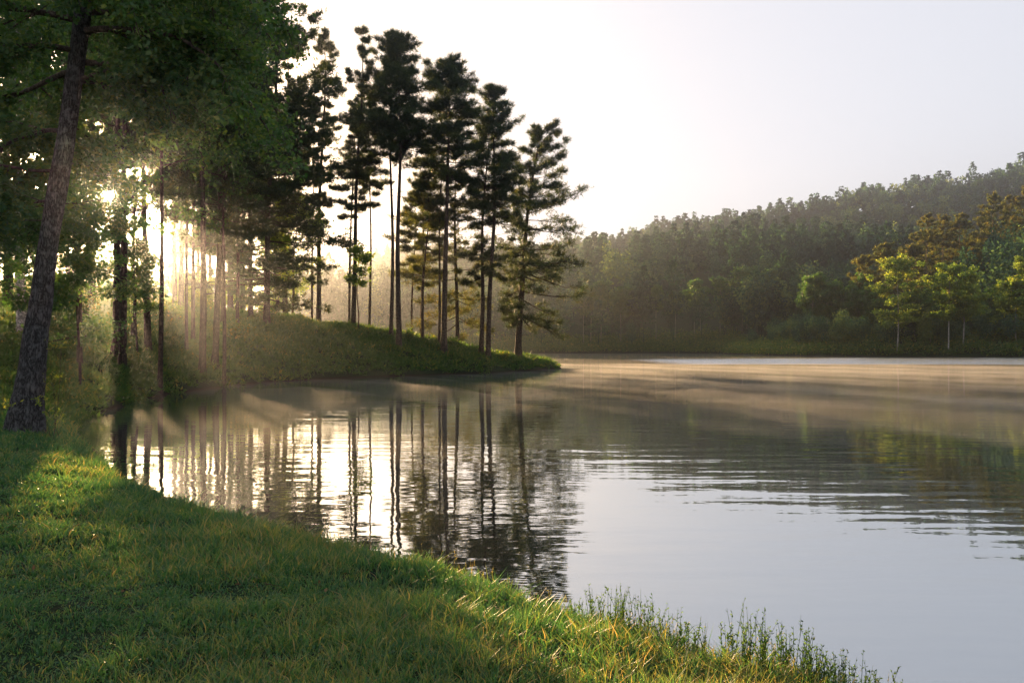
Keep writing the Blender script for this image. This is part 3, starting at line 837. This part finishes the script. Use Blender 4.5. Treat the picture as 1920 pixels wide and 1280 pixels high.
rb2 = [ # px, depth, top py, crown base frac, half width, material, label
    (1525, 195, 530, 0.45, 4.0, 'leaf', 'dark leafy tree at the left tip of the right bank'),
    (1550, 194, 540, 0.4, 4.2, 'leaf', 'dark leafy tree second from the tip of the right bank'),
    (1590, 190, 548, 0.3, 3.8, 'leaf', 'green leafy tree between the tip and the brightest green tree'),
    (1618, 186, 545, 0.3, 3.8, 'leaf', 'green leafy tree close left of the brightest green tree'),
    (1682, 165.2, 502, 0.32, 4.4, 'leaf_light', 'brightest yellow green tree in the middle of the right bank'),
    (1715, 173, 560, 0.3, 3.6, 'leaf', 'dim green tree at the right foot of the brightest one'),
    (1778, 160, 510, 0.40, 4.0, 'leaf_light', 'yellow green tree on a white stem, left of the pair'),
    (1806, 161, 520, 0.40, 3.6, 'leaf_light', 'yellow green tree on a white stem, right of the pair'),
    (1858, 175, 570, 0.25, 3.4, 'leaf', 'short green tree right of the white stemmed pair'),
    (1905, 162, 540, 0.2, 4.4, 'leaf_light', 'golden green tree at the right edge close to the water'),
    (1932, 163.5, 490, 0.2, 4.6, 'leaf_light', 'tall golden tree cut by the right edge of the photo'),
    (1650, 181, 575, 0.25, 3.2, 'leaf', 'small green tree left under the brightest one'),
    (1745, 171, 585, 0.25, 3.0, 'leaf', 'small dim tree left of the white stemmed pair'),
]
for k, (px, yy, tp_, cbf, wd, mt, lab) in enumerate(rb2):
    x, y, z = at(px, yy)
    h = CAM_Z + (HOR - tp_) / F * yy - z
    assemble('broadleaf_tree', lab, 'tree', (x, y, z),
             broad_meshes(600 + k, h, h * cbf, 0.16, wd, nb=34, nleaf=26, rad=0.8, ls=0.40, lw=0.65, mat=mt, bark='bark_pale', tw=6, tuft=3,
                          sweep=(rr.normal(0, 1.0), 0), sides=6), G5)

# ------------------------------------------------------------------ far forest
def crown_template(seed, kind, n, size):
    rng = np.random.default_rng(seed)
    g = Geo()
    if kind == 'pine':
        z = rng.uniform(0.35, 1.0, n); t = (z - 0.35) / 0.65
        z = np.round(z * 9 + rng.normal(0, 0.25, n)) / 9 * 0.3 + z * 0.7
        r = 0.24 * ((1 - t) ** 0.5 + 0.05) * np.sqrt(rng.uniform(0.15, 1, n)) * (0.8 + 0.35 * np.sin(z * 23 + rng.random() * 6))
        a = rng.random(n) * 6.28
        p = np.stack([r * np.cos(a), r * np.sin(a), z], -1)
        d = norm(np.stack([np.cos(a), np.sin(a), rng.normal(0.25, 0.35, n)], -1) + rng.normal(0, 0.35, (n, 3)))
    else:
        nc = 16
        c = norm(rng.normal(size=(nc, 3))) * rng.uniform(0.35, 1, (nc, 1)) * [0.24, 0.24, 0.33] + [0, 0, 0.60]
        k = rng.integers(0, nc, n)
        o = norm(rng.normal(size=(n, 3))) * rng.uniform(0.5, 1, (n, 1)) * 0.13
        p = c[k] + o; d = norm(o + rng.normal(0, 0.07, (n, 3)))
    leaves(g, p - d * size * 0.4, d, size * rng.uniform(0.6, 1.3, n), size * 0.7 * rng.uniform(0.6, 1.3, n), np.clip(rng.normal(0, 0.11, n), -0.3, 0.3), rng)
    return np.concatenate(g.v), np.concatenate(g.f3), np.concatenate(g.t)

def forest(name, pts, hts, kinds, lods, tints, mat, trunks=None):
    rng = np.random.default_rng(3)
    g = Geo()
    for lod, (n, size) in enumerate([(700, 0.048), (420, 0.062), (230, 0.085)]):
        for kd in ('pine', 'broad'):
            for var in range(4):
                V, Fc, T = crown_template(900 + lod * 40 + var * 3 + (kd == 'pine'), kd, n, size)
                sel = np.where((lods == lod) & (kinds == (kd == 'pine')) & (np.arange(len(pts)) % 4 == var))[0]
                if not len(sel): continue
                a = rng.random(len(sel)) * 6.28; c, s = np.cos(a)[:, None], np.sin(a)[:, None]
                H = hts[sel][:, None]; W = H * rng.uniform(0.7, 1.15, (len(sel), 1))
                x = (V[None, :, 0] * c - V[None, :, 1] * s) * W + pts[sel, 0:1]
                y = (V[None, :, 0] * s + V[None, :, 1] * c) * W + pts[sel, 1:2]
                z = V[None, :, 2] * H + pts[sel, 2:3]
                f = (Fc[None] + (np.arange(len(sel)) * len(V))[:, None, None]).reshape(-1, 3)
                g.add(np.stack([x, y, z], -1).reshape(-1, 3), f, None, np.clip(tints[sel][:, None] + T[None], 0, 1).ravel())
    if trunks is not None:
        p = pts[trunks]; hh = hts[trunks]
        q = p.copy(); q[:, 2] += hh * 0.8; q[:, :2] += rng.normal(0, 0.5, (len(p), 2))
        segs(g, p - [0, 0, 0.5], q, 0.16, 0.06, 0.30, 5)
    return tag(obj(name, g.mesh(name, mat)), kind='stuff')

rf = np.random.default_rng(21)
n0 = 900
wy = rf.uniform(88, 165, n0); wx = rf.uniform(-0.75, -0.29, n0) * wy
kk = poly_sd(LAND, wx, wy) > 1.0
wx, wy = wx[kk], wy[kk]
PW = np.stack([wx, wy, height(wx, wy)], -1)
forest('wood_beyond_the_crest', PW, rf.uniform(2.2, 4.5, len(wx)) + 0.11 * np.maximum(wy - 92, 0), rf.random(len(wx)) < 0.25, np.zeros(len(wx), int), rf.normal(0.75, 0.15, len(wx)), M['shrub'])
N = 15000
yy = 251 + (rf.random(N) ** 0.75) * 470
uu = rf.uniform(-0.30, 0.78, N)
xx = uu * yy
keep = (poly_sd(FAR, xx, yy) > 1.5)
# stand spacing by greedy grid
cell = {}
order = []
for i in np.where(keep)[0]:
    sp = 7.0 if yy[i] < 330 else 8.6
    cx, cy_ = int(xx[i] // sp), int(yy[i] // sp)
    if (cx, cy_) in cell: continue
    cell[(cx, cy_)] = 1; order.append(i)
order = np.array(order)
px_, py_ = xx[order], yy[order]
# the right bank wood behind the individual trees
n2 = 1400
bx = rf.uniform(66, 190, n2); by = rf.uniform(120, 262, n2)
kb = (poly_sd(FAR, bx, by) > 7) & (bx / by < 0.80) & (by > 180)
pk = bx * 0.892 + by * 0.451; sk_ = -bx * 0.451 + by * 0.892
for q_, d_, *_r in rb + rb2:      # keep the strip towards the sun clear of the trees that stand in the light
    tx = (q_ - 960) / F * d_
    kb &= ~((np.abs(pk - (tx * 0.892 + d_ * 0.451)) < 5) & (sk_ > -tx * 0.451 + d_ * 0.892 - 4) & (sk_ < -tx * 0.451 + d_ * 0.892 + 45))
bx, by = bx[kb][:420], by[kb][:420]
ux = rf.uniform(58, 150, 1500); uy = rf.uniform(128, 215, 1500)
uk = (poly_sd(FAR, ux, uy) > 3.5) & (poly_sd(FAR, ux, uy) < 34)
ux, uy = ux[uk][:330], uy[uk][:330]
nb_ = len(bx)
px_ = np.concatenate([px_, bx, ux]); py_ = np.concatenate([py_, by, uy])
P = np.stack([px_, py_, height(px_, py_)], -1)
species = fbm(px_ * 0.018, py_ * 0.018, 41)
kinds = species + rf.normal(0, 0.10, len(px_)) > 0.54
hts = np.where(kinds, rf.uniform(14, 27, len(px_)), rf.uniform(10, 22, len(px_)))
isb = np.arange(len(px_)) >= len(order)
und = np.arange(len(px_)) >= len(order) + nb_        # young growth under the tall trees of the right bank
kinds[und] = False; hts[und] = rf.uniform(4, 8.5, und.sum())
tints = np.where(kinds, rf.normal(0.24, 0.17, len(px_)), rf.normal(0.60, 0.24, len(px_)))
lods = np.where(py_ < 300, 0, np.where(py_ < 430, 1, 2))
tag(forest('hillside_forest', P, hts, kinds, lods, tints, M['forest'], np.where((py_ < 285) & ~und)[0]), kind='stuff')
print('forest trees', len(P))

# slender pale trunks at the far waterline
G6 = 'pale stemmed trees at the far waterline'
fp = None
for k, px in enumerate([1094, 1108, 1127, 1164, 1183, 1230, 1266, 1302, 1313, 1350, 1392, 1400, 1440]):
    x, y, z = at(px, 257.0 + (k % 3) * 3)
    if z < 0.2: z = 0.2
    lab = 'slender pale stemmed tree at the far waterline, dimmed by blue haze'
    if fp is None:
        fp = assemble('broadleaf_tree', lab, 'tree', (x, y, z), broad_meshes(700, 17, 9.5, 0.13, 2.6, nb=20, nleaf=12, rad=0.9, ls=0.7, mat='leaf', bark='bark_pale', tw=4, sides=5), G6)
    else:
        copy_tree(fp, (x, y, z), k * 1.3, lab, G6, rr.uniform(0.8, 1.15))

# low brush along the far and right waterline
g = Geo()
m = 9500
t = rf.random(m)
seg = np.array([(-40, 244), (40, 250.5), (62, 236.5), (60.3, 205.3), (64.8, 176.3), (80.6, 163.3), (98.7, 153.3), (125, 139)], float)
cum = np.concatenate([[0], np.cumsum(np.linalg.norm(np.diff(seg, axis=0), axis=1))])
sx = np.interp(t * cum[-1], cum, seg[:, 0]); sy = np.interp(t * cum[-1], cum, seg[:, 1])
dd = rf.random(m) ** 1.6 * 26
sx = sx + dd * 0.4 + rf.normal(0, 0.4, m); sy = sy + dd * 0.9
ok = poly_sd(FAR, sx, sy) > 0.1
sx, sy = sx[ok], sy[ok]
sz = height(sx, sy)
nn = 9
hh = 0.5 + (1.5 + 0.07 * dd[ok]) * vnoise(sx * 0.3, sy * 0.3, 77)
pos = np.repeat(np.stack([sx, sy, sz], -1), nn, 0); hr = np.repeat(hh, nn)
pos = pos + rf.normal(0, 0.35, pos.shape); pos[:, 2] = np.repeat(sz, nn) + rf.random(len(pos)) * hr
dr = norm(rf.normal(size=pos.shape) + [0, 0, 0.6])
leaves(g, pos, dr, rf.uniform(0.3, 0.7, len(pos)), rf.uniform(0.2, 0.4, len(pos)), np.clip(rf.normal(0.55, 0.2, len(pos)), 0, 1), rf)
tag(obj('waterside_brush', g.mesh('waterside_brush', M['shrub'])), kind='stuff')

# ------------------------------------------------------------------ undergrowth on the left bank
def bank_cover():
    rng = np.random.default_rng(8)
    n = 90000
    r = 19 + rng.random(n) * 80
    u = rng.uniform(-0.80, 0.08, n)
    x = u * r; y = r
    d = poly_sd(LAND, x, y)
    k = (d > 0.05)
    x, y, d = x[k], y[k], d[k]
    z = height(x, y)
    tall = fbm(x * 0.35, y * 0.35, 55)
    hgt = (0.11 + 0.55 * np.clip(tall - 0.42, 0, 1) * 2.2 * np.clip(d / 4, 0.15, 1)) * (0.6 + 0.8 * rng.random(len(x)))
    nn = 6
    m = len(x) * nn
    pos = np.repeat(np.stack([x, y, z], -1), nn, 0)
    hr = np.repeat(hgt, nn)
    pos[:, :2] += rng.normal(0, 0.14, (m, 2)); pos[:, 2] += rng.random(m) * hr * 0.7
    dr = norm(rng.normal(size=(m, 3)) * [0.8, 0.8, 0.5] + [0, 0, 0.75])
    ln = np.clip(0.12 + 0.0042 * pos[:, 1], 0.1, 0.5) * rng.uniform(0.5, 1.3, m)
    tint = np.clip(0.42 + 0.5 * (np.repeat(fbm(x * 0.6, y * 0.6, 66), nn) - 0.5) + rng.normal(0, 0.16, m), 0, 1)
    g = Geo()
    h2 = rng.random(m) < 0.55
    blades(g, pos[h2], dr[h2], ln[h2] * 1.3, ln[h2] * 0.16, tint[h2], rng)
    leaves(g, pos[~h2], dr[~h2], ln[~h2] * 0.8, ln[~h2] * 0.42, tint[~h2], rng)
    tag(obj('undergrowth', g.mesh('undergrowth', M['shrub'])), kind='stuff')
    print('undergrowth', m)
bank_cover()

def shrub_mesh(seed, h, w, n=900, ls=0.12, mat='shrub'):
    rng = np.random.default_rng(seed)
    g, s = Geo(), Geo()
    k = 14
    a = rng.random(k) * 6.28; rad = rng.uniform(0.15, 1, k) * w
    tip = np.stack([rad * np.cos(a), rad * np.sin(a), h * rng.uniform(0.55, 1, k) * (1 - 0.35 * (rad / w) ** 2)], -1)
    segs(s, np.zeros((k, 3)) - [0, 0, 0.05], tip, 0.018, 0.005)
    i = rng.integers(0, k, n); f = rng.uniform(0.35, 1.05, n)
    pos = tip[i] * f[:, None] + rng.normal(0, 0.16 * w, (n, 3)); pos[:, 2] = np.maximum(pos[:, 2], 0.03)
    dr = norm(rng.normal(size=(n, 3)) + [0, 0, 0.3])
    sz = ls * rng.uniform(0.6, 1.3, n)
    leaves(g, pos, dr, sz, sz * 0.6, np.clip(rng.normal(0.5, 0.22, n), 0, 1), rng)
    return s.mesh('stems', M['twig']), g.mesh('leaves', M[mat])

G7 = 'bushes along the crest of the left bank'
for k, (px, py, h, w, lab) in enumerate([
    (618, 604, 1.2, 0.9, 'golden bush on the crest right of the leftmost crest pine'),
    (640, 609, 0.9, 0.8, 'smaller golden bush left of the second crest pine'),
    (706, 618, 1.5, 1.1, 'rounded golden bush on the crest, right of the lone slim pine'),
    (545, 592, 1.3, 1.2, 'backlit bush where the wood ends on the crest'),
    (570, 597, 1.0, 1.0, 'low backlit bush left of the leftmost crest pine'),
    (765, 640, 0.9, 0.8, 'low bush beside the thick trunk of the domed pair'),
    (842, 652, 0.8, 0.8, 'low leafy bush right of the thick grey pine'),
    (505, 598, 1.4, 0.9, 'backlit bush at the foot of the edge pine'),
    (300, 600, 1.5, 1.5, 'glowing bush inside the wood right of the bowed trunk'),
    (330, 606, 1.3, 1.4, 'glowing bush in the bright gap of the wood'),
    (440, 640, 1.3, 1.3, 'pale dusty bush in shade right of the front pair'),
    (115, 570, 1.7, 1.6, 'glowing bush in the gap right of the big near tree'),
    (160, 590, 1.5, 1.4, 'dim bush left of the dark pair below the sun'),
    (945, 680, 0.9, 0.55, 'spiky bush on the tip between the twin pines and the last pine'),
]):
    x, y, z = place(px, py)
    root = thing('shrub', lab, 'bush', (x, y, z), 0, G7)
    s, l = shrub_mesh(800 + k, h, w, ls=0.16)
    obj('stems', s, root); obj('leaves', l, root)

# ------------------------------------------------------------------ foreground grass
def grass():
    rng = np.random.default_rng(12)
    nt, nb = 66000, 12
    r = 2.6 + rng.random(nt) ** 1.3 * 22
    th = rng.uniform(-0.72, 0.66, nt)
    x, y = r * np.sin(th), r * np.cos(th)
    k = (poly_sd(LAND, x, y) > -0.10) & (rng.random(nt) < np.clip(0.35 + 1.1 * vnoise(x * 3, y * 3, 72), 0, 1))
    x, y, r = x[k], y[k], r[k]
    big = np.minimum(np.exp(rng.normal(-0.14, 0.36, len(x))), 1.5)            # size of each tuft
    tt = rng.normal(0, 0.13, len(x))                          # shade of each tuft
    x, y, r, big, tt = [np.repeat(q, nb) for q in (x, y, r, big, tt)]
    oa = rng.random(len(x)) * 6.28
    orad = np.abs(rng.normal(0, 0.030, len(x))) * big * np.clip(r / 5, 0.9, 2.2)
    x = x + np.cos(oa) * orad; y = y + np.sin(oa) * orad
    k = poly_sd(LAND, x, y) > 0.03 + 0.10 * (vnoise(x * 2.6, y * 2.6, 15) - 0.35)
    x, y, r, big, tt, oa, orad = [q[k] for q in (x, y, r, big, tt, oa, orad)]
    d = poly_sd(LAND, x, y)
    c1 = fbm(x * 1.5, y * 1.5, 71); c2 = np.clip(big * 0.5, 0, 1)
    z = np.maximum(height(x, y), -0.03)
    m = len(x)
    edge = np.exp(-np.maximum(d, 0) / 0.9)
    mead = sstep(0.48, 0.70, fbm(x * 0.42 + 3, y * 0.42, 91))
    hgt = (0.030 + 0.055 * np.clip(c1, 0, 1) + 0.035 * mead + 0.07 * edge) * big * 0.88 * rng.uniform(0.55, 1.35, m)
    hgt *= np.clip(1 + 0.02 * (r - 6), 0.9, 1.4)
    wid = np.clip(0.0019 * r ** 0.75, 0.0036, 0.02) * rng.uniform(0.7, 1.4, m)
    la = oa + rng.normal(0, 0.6, m)
    ben = rng.uniform(0.1, 1.15, m) * hgt
    lx, ly = np.cos(la), np.sin(la)
    fa = rng.random(m) * 6.28
    sx, sy = np.cos(fa) * wid * 0.5, np.sin(fa) * wid * 0.5
    Z0 = z - 0.015
    def pt(bx, bz, s):
        return np.stack([x + lx * bx + sx * s, y + ly * bx + sy * s, Z0 + bz], -1)
    V = np.stack([pt(0, 0, -1), pt(0, 0, 1), pt(ben * 0.30, hgt * 0.60, 0.85), pt(ben * 0.30, hgt * 0.60, -0.85), pt(ben, hgt, 0)], 1)
    b = np.arange(m)[:, None] * 5
    g = Geo()
    dry = (rng.random(m) < 0.06 + 0.22 * mead) * rng.uniform(0.2, 0.5, m)
    tint = np.clip(0.36 + 0.5 * (fbm(x * 0.8, y * 0.8, 93) - 0.5) + tt + rng.normal(0, 0.11, m) + dry, 0, 1)
    g.add(V.reshape(-1, 3), b + [[3, 2, 4]], b + [[0, 1, 2, 3]], np.clip(np.repeat(tint, 5).reshape(-1, 5) + [-0.16, -0.16, 0.03, 0.03, 0.22], 0, 1).ravel())  # dry yellowish tips, lightened so the turf reads as sunlit; bases darkened
    # clover and small broad leaves low in the turf
    q = 160000
    r = 2.6 + rng.random(q) ** 1.3 * 14; th = rng.uniform(-0.72, 0.66, q)
    x, y = r * np.sin(th), r * np.cos(th)
    k = (poly_sd(LAND, x, y) > 0.05) & (fbm(x * 0.9, y * 0.9, 95) + rng.normal(0, 0.06, q) > 0.47)
    x, y, r = x[k], y[k], r[k]; q = len(x)
    pos = np.stack([x, y, height(x, y) + rng.uniform(0.005, 0.05, q)], -1)
    dr = norm(rng.normal(size=(q, 3)) * [1, 1, 0.4] + [0, 0, 0.25])
    ll = rng.uniform(0.010, 0.024, q) * np.clip(r / 6, 0.9, 1.8)
    leaves(g, pos, dr, ll, ll * 0.75, np.clip(rng.normal(0.42, 0.15, q), 0, 0.8), rng, 1.6)
    # thin dry seed stalks standing above the turf
    q = 2600
    r = 2.8 + rng.random(q) * 17; th = rng.uniform(-0.72, 0.66, q)
    x, y = r * np.sin(th), r * np.cos(th)
    k = (poly_sd(LAND, x, y) > 0.0) & (rng.random(q) < 0.25 + np.exp(-np.maximum(poly_sd(LAND, x, y), 0) / 0.5))
    x, y = x[k], y[k]; q = len(x)
    p0 = np.stack([x, y, np.maximum(height(x, y), 0) - 0.01], -1); hh = rng.uniform(0.10, 0.24, q)
    p1 = p0 + np.stack([rng.normal(0, 0.2, q) * hh, rng.normal(0, 0.2, q) * hh, hh], -1)
    segs(g, p0, p1, 0.0011, 0.0006, 0.8)
    j = np.repeat(np.arange(q), 7); f = rng.uniform(0.72, 1.0, len(j))[:, None]
    blades(g, p0[j] * (1 - f) + p1[j] * f, norm(rng.normal(size=(len(j), 3)) * 0.5 + [0, 0, 1]), 0.016, 0.004, 0.85, rng)
    tag(obj('grass', g.mesh('grass', M['grass'])), kind='stuff')
    print('grass', m)
grass()

# fallen leaves and bits of twig caught in the turf
def litter():
    rng = np.random.default_rng(14)
    q = 1500
    r = 3.0 + rng.random(q) ** 1.2 * 15; th = rng.uniform(-0.72, 0.66, q)
    x, y = r * np.sin(th), r * np.cos(th)
    k = (poly_sd(LAND, x, y) > 0.05) & (fbm(x * 0.7, y * 0.7, 19) + rng.normal(0, 0.1, q) > 0.48)
    x, y = x[k], y[k]; q = len(x)
    pos = np.stack([x, y, height(x, y) + rng.uniform(0.02, 0.06, q)], -1)
    g = Geo()
    ll = rng.uniform(0.018, 0.05, q)
    leaves(g, pos, norm(rng.normal(size=(q, 3)) * [1, 1, 0.3]), ll, ll * 0.55, rng.random(q), rng, 2.0)
    h2 = rng.random(q) < 0.18
    d = norm(rng.normal(size=(q, 3)) * [1, 1, 0.15])[h2]
    segs(g, pos[h2], pos[h2] + d * rng.uniform(0.06, 0.22, (h2.sum(), 1)), 0.0035, 0.0015, 0.2)
    tag(obj('leaf_litter', g.mesh('leaf_litter', M['litter'])), kind='stuff')
litter()

# waterside weeds, bottom right
def weed(seed, h, w, nst, mat='shrub'):
    rng = np.random.default_rng(seed)
    s, l = Geo(), Geo()
    for k in range(nst):
        a = rng.random() * 6.28; rr_ = w * math.sqrt(rng.random())
        p = np.array([rr_ * math.cos(a), rr_ * math.sin(a), -0.04])
        hh = h * rng.uniform(0.45, 1.0)
        ln = rng.normal(0, 0.10, 2) * hh
        q = np.linspace(0, 1, 6)
        pts = p + np.stack([ln[0] * q ** 1.7, ln[1] * q ** 1.7, hh * q], -1)
        tube(s, pts, 0.0028 * (1 - 0.75 * q), 4)
        m = rng.integers(14, 30)
        f = rng.uniform(0.12, 1.0, m)
        pos = np.stack([np.interp(f, q, pts[:, i]) for i in range(3)], -1)
        az = rng.random(m) * 6.28
        d = norm(np.stack([np.cos(az), np.sin(az), rng.uniform(0.5, 1.6, m)], -1))
        ll = rng.uniform(0.014, 0.038, m) * (1.3 - 0.7 * f)
        leaves(l, pos, d, ll, ll * 0.34, np.clip(rng.normal(0.35, 0.2, m), 0, 1), rng)
        if rng.random() < 0.4:   # forked side stem
            i = rng.integers(2, 5); e = np.array([rng.normal(0, 0.3), rng.normal(0, 0.3), 0.8]) * hh * 0.4
            segs(s, pts[i:i + 1], pts[i:i + 1] + e, 0.0016, 0.0006)
            ff = rng.random(8); pos = pts[i] + e * ff[:, None]
            d = norm(rng.normal(size=(8, 3)) + [0, 0, 0.6])
            leaves(l, pos, d, 0.022, 0.010, 0.5, rng)
    return s.mesh('stems', M['shrub']), l.mesh('leaves', M[mat])

G8 = 'weed clumps at the water edge'
for k, (px, py, hpx, w, ns, lab) in enumerate([
    (1085, 1158, 60, 0.16, 12, 'thin weed clump leftmost on the water edge'),
    (1140, 1178, 85, 0.20, 24, 'dense tall weed clump left of the tallest stalks'),
    (1190, 1200, 95, 0.20, 30, 'tallest dense weed clump against the pale water'),
    (1245, 1222, 80, 0.18, 18, 'loose weed clump right of the tallest dense one'),
    (1290, 1230, 75, 0.16, 14, 'airy weed clump with spreading stalks in the middle of the edge'),
    (1395, 1262, 110, 0.20, 22, 'tall branching weed standing apart against the water'),
    (1440, 1275, 75, 0.16, 14, 'weed clump at the right foot of the tall branching one'),
    (1490, 1285, 90, 0.18, 22, 'leafy weed clump right of the branching one'),
    (1545, 1300, 80, 0.18, 20, 'broad low weed clump near the bottom edge'),
    (1605, 1306, 85, 0.16, 16, 'slanting weed clump near the bottom edge with tall tip'),
    (1668, 1312, 70, 0.14, 12, 'small weed clump at the bottom edge, third from the right'),
    (1725, 1322, 75, 0.14, 10, 'last weed at the right end of the grass, bottom edge'),
]):
    yr = np.arange(3.2, 16, 0.02)
    dl = poly_sd(LAND, (px - 960) / F * yr, yr) > 0.10
    y = float(yr[np.argmin(dl)] if not dl.all() else 6.0) - (0.02, 0.12, 0.25)[k % 3]
    x, y, z = at(px, y)
    h = hpx / F * y * 1.25
    root = thing('weed_clump', lab, 'weeds', (x, y, max(z, 0.0)), 0, G8)
    s, l = weed(1000 + k, h, w * 0.75, int(ns * 1.4))
    obj('stems', s, root); obj('leaves', l, root)

# small lit sprigs by the foot of the big near tree
G9 = 'yellow lit sprigs beside the big near tree'
for k, (px, py, hpx, lab) in enumerate([
    (100, 690, 45, 'upper yellow lit sprig right of the big near trunk'),
    (92, 745, 40, 'lower yellow lit sprig right of the big near trunk'),
    (84, 800, 50, 'leafy sprout at the right foot of the big near trunk'),
    (112, 806, 28, 'green sprout beside the leafy one at the trunk foot'),
    (8, 800, 40, 'yellow sprout at the left foot of the big near trunk')]):
    yv = 15.4 + 0.4 * k if k < 2 else 15.2
    x, y, z = at(px, yv)
    h = CAM_Z + (HOR - (py - hpx)) / F * y - z
    root = thing('sapling', lab, 'sapling', (x, y, z), 0, G9)
    rng = np.random.default_rng(40 + k)
    s, l = Geo(), Geo()
    q = np.linspace(0, 1, 7)
    pts = np.stack([0.12 * np.sin(q * 2 + k), 0.05 * q, h * q], -1)
    tube(s, pts, 0.006 * (1 - 0.7 * q), 5)
    nn = 26
    pos = pts[-1] + rng.normal(0, 0.09, (nn, 3)) * [1.4, 1, 0.7]
    segs(s, np.repeat(pts[-2:-1], 6, 0), pos[:6], 0.003, 0.001)
    leaves(l, pos, norm(rng.normal(size=(nn, 3)) + [0.3, 0, 0.2]), rng.uniform(0.06, 0.10, nn), 0.035, rng.uniform(0.5, 1, nn), rng)
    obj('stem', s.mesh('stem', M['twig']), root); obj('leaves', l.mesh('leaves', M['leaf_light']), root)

# driftwood twigs in the shaded end of the cove
for k, (px, py, L, az, lab) in enumerate([(150, 772, 1.3, 0.2, 'bare fallen branch lying in the shallow end of the cove'),
                                          (262, 735, 1.0, -0.2, 'dark drift stick at the shaded waterline of the cove')]):
    x, y = wat(px, py)
    rng = np.random.default_rng(60 + k)
    g = Geo()
    q = np.linspace(0, 1, 8)
    pts = np.stack([(q - 0.5) * L * math.cos(az), (q - 0.5) * L * math.sin(az) + 0.05 * np.sin(q * 5), 0.03 + 0.10 * np.sin(q * 3)], -1)
    tube(g, pts, 0.028 * (1 - 0.7 * q), 6, rough=0.2)
    for i in (2, 4, 5, 6):
        d = np.array([rng.normal(0, 0.15), rng.normal(0, 0.15), rng.uniform(0.1, 0.35)])
        tube(g, np.stack([pts[i], pts[i] + d * 0.6 + rng.normal(0, .03, 3), pts[i] + d]), [0.011, 0.007, 0.003], 5)
    tag(obj('fallen_branch', g.mesh('fallen_branch', M['bark_far'], True), loc=(x, y, 0.0)), lab, 'branch')

# ------------------------------------------------------------------ mist over the water, haze over everything
def mist():
    mx_ = graded([(-34, 24, 0.6), (24, 120, 1.6)]); my_ = graded([(7, 60, 0.6), (60, 120, 1.0), (120, 236, 4)])
    X, Y = np.meshgrid(mx_, my_, indexing='ij')
    d = -poly_sd(LAND, X, Y).reshape(X.shape)
    e = -poly_sd(FAR, X, Y).reshape(X.shape)
    U = -X * 0.451 + Y * 0.892; V = X * 0.892 + Y * 0.451      # wisps drawn out along the sun's bearing, imitating bands of sun and shadow
    nzv = 0.75 * fbm(U * 0.030 + 7, V * 0.42, 201, 4) + 0.25 * fbm(X * 0.3, Y * 0.3, 231, 3)
    D = np.hypot(X, Y)
    top = 0.02 + sstep(0.38, 0.70, nzv) * (0.24 + 0.22 * sstep(70, 25, D))
    top = top * sstep(9, 24, np.hypot(X, Y)) * sstep(100, 80, Y + 0.1 * X) + 0.03
    top = np.where(e < 4, 0.02, (top - 0.02) * (0.15 + 0.85 * sstep(0.5, 9, d)) + 0.02)
    nx, ny = X.shape
    g = Geo()
    v = np.concatenate([np.stack([X, Y, top], -1).reshape(-1, 3), np.stack([X, Y, np.full_like(X, 0.006)], -1).reshape(-1, 3)])
    i = (np.arange(nx - 1)[:, None] * ny + np.arange(ny - 1)[None]).ravel()
    K = nx * ny
    q = [np.stack([i, i + ny, i + ny + 1, i + 1], -1), np.stack([i + 1, i + ny + 1, i + ny, i], -1) + K]
    def wall(a): q.append(np.stack([a[:-1], a[1:], a[1:] + K, a[:-1] + K], -1))
    wall(np.arange(ny)); wall(np.arange(ny)[::-1] + (nx - 1) * ny)
    wall((np.arange(nx) * ny)[::-1]); wall(np.arange(nx) * ny + ny - 1)
    g.add(v, None, np.concatenate(q))
    tag(obj('mist', g.mesh('mist', M['mist'])), kind='stuff')
mist()

g = Geo()
x0, x1, y0, y1, z0, z1 = -455, 775, -65, 855, -3.2, GZ.max() + 20
g.add([(x0, y0, z0), (x1, y0, z0), (x1, y1, z0), (x0, y1, z0), (x0, y0, z1), (x1, y0, z1), (x1, y1, z1), (x0, y1, z1)], None,
      [(0, 3, 2, 1), (4, 5, 6, 7), (0, 1, 5, 4), (1, 2, 6, 5), (2, 3, 7, 6), (3, 0, 4, 7)])
tag(obj('haze', g.mesh('haze', M['haze'])), kind='stuff')
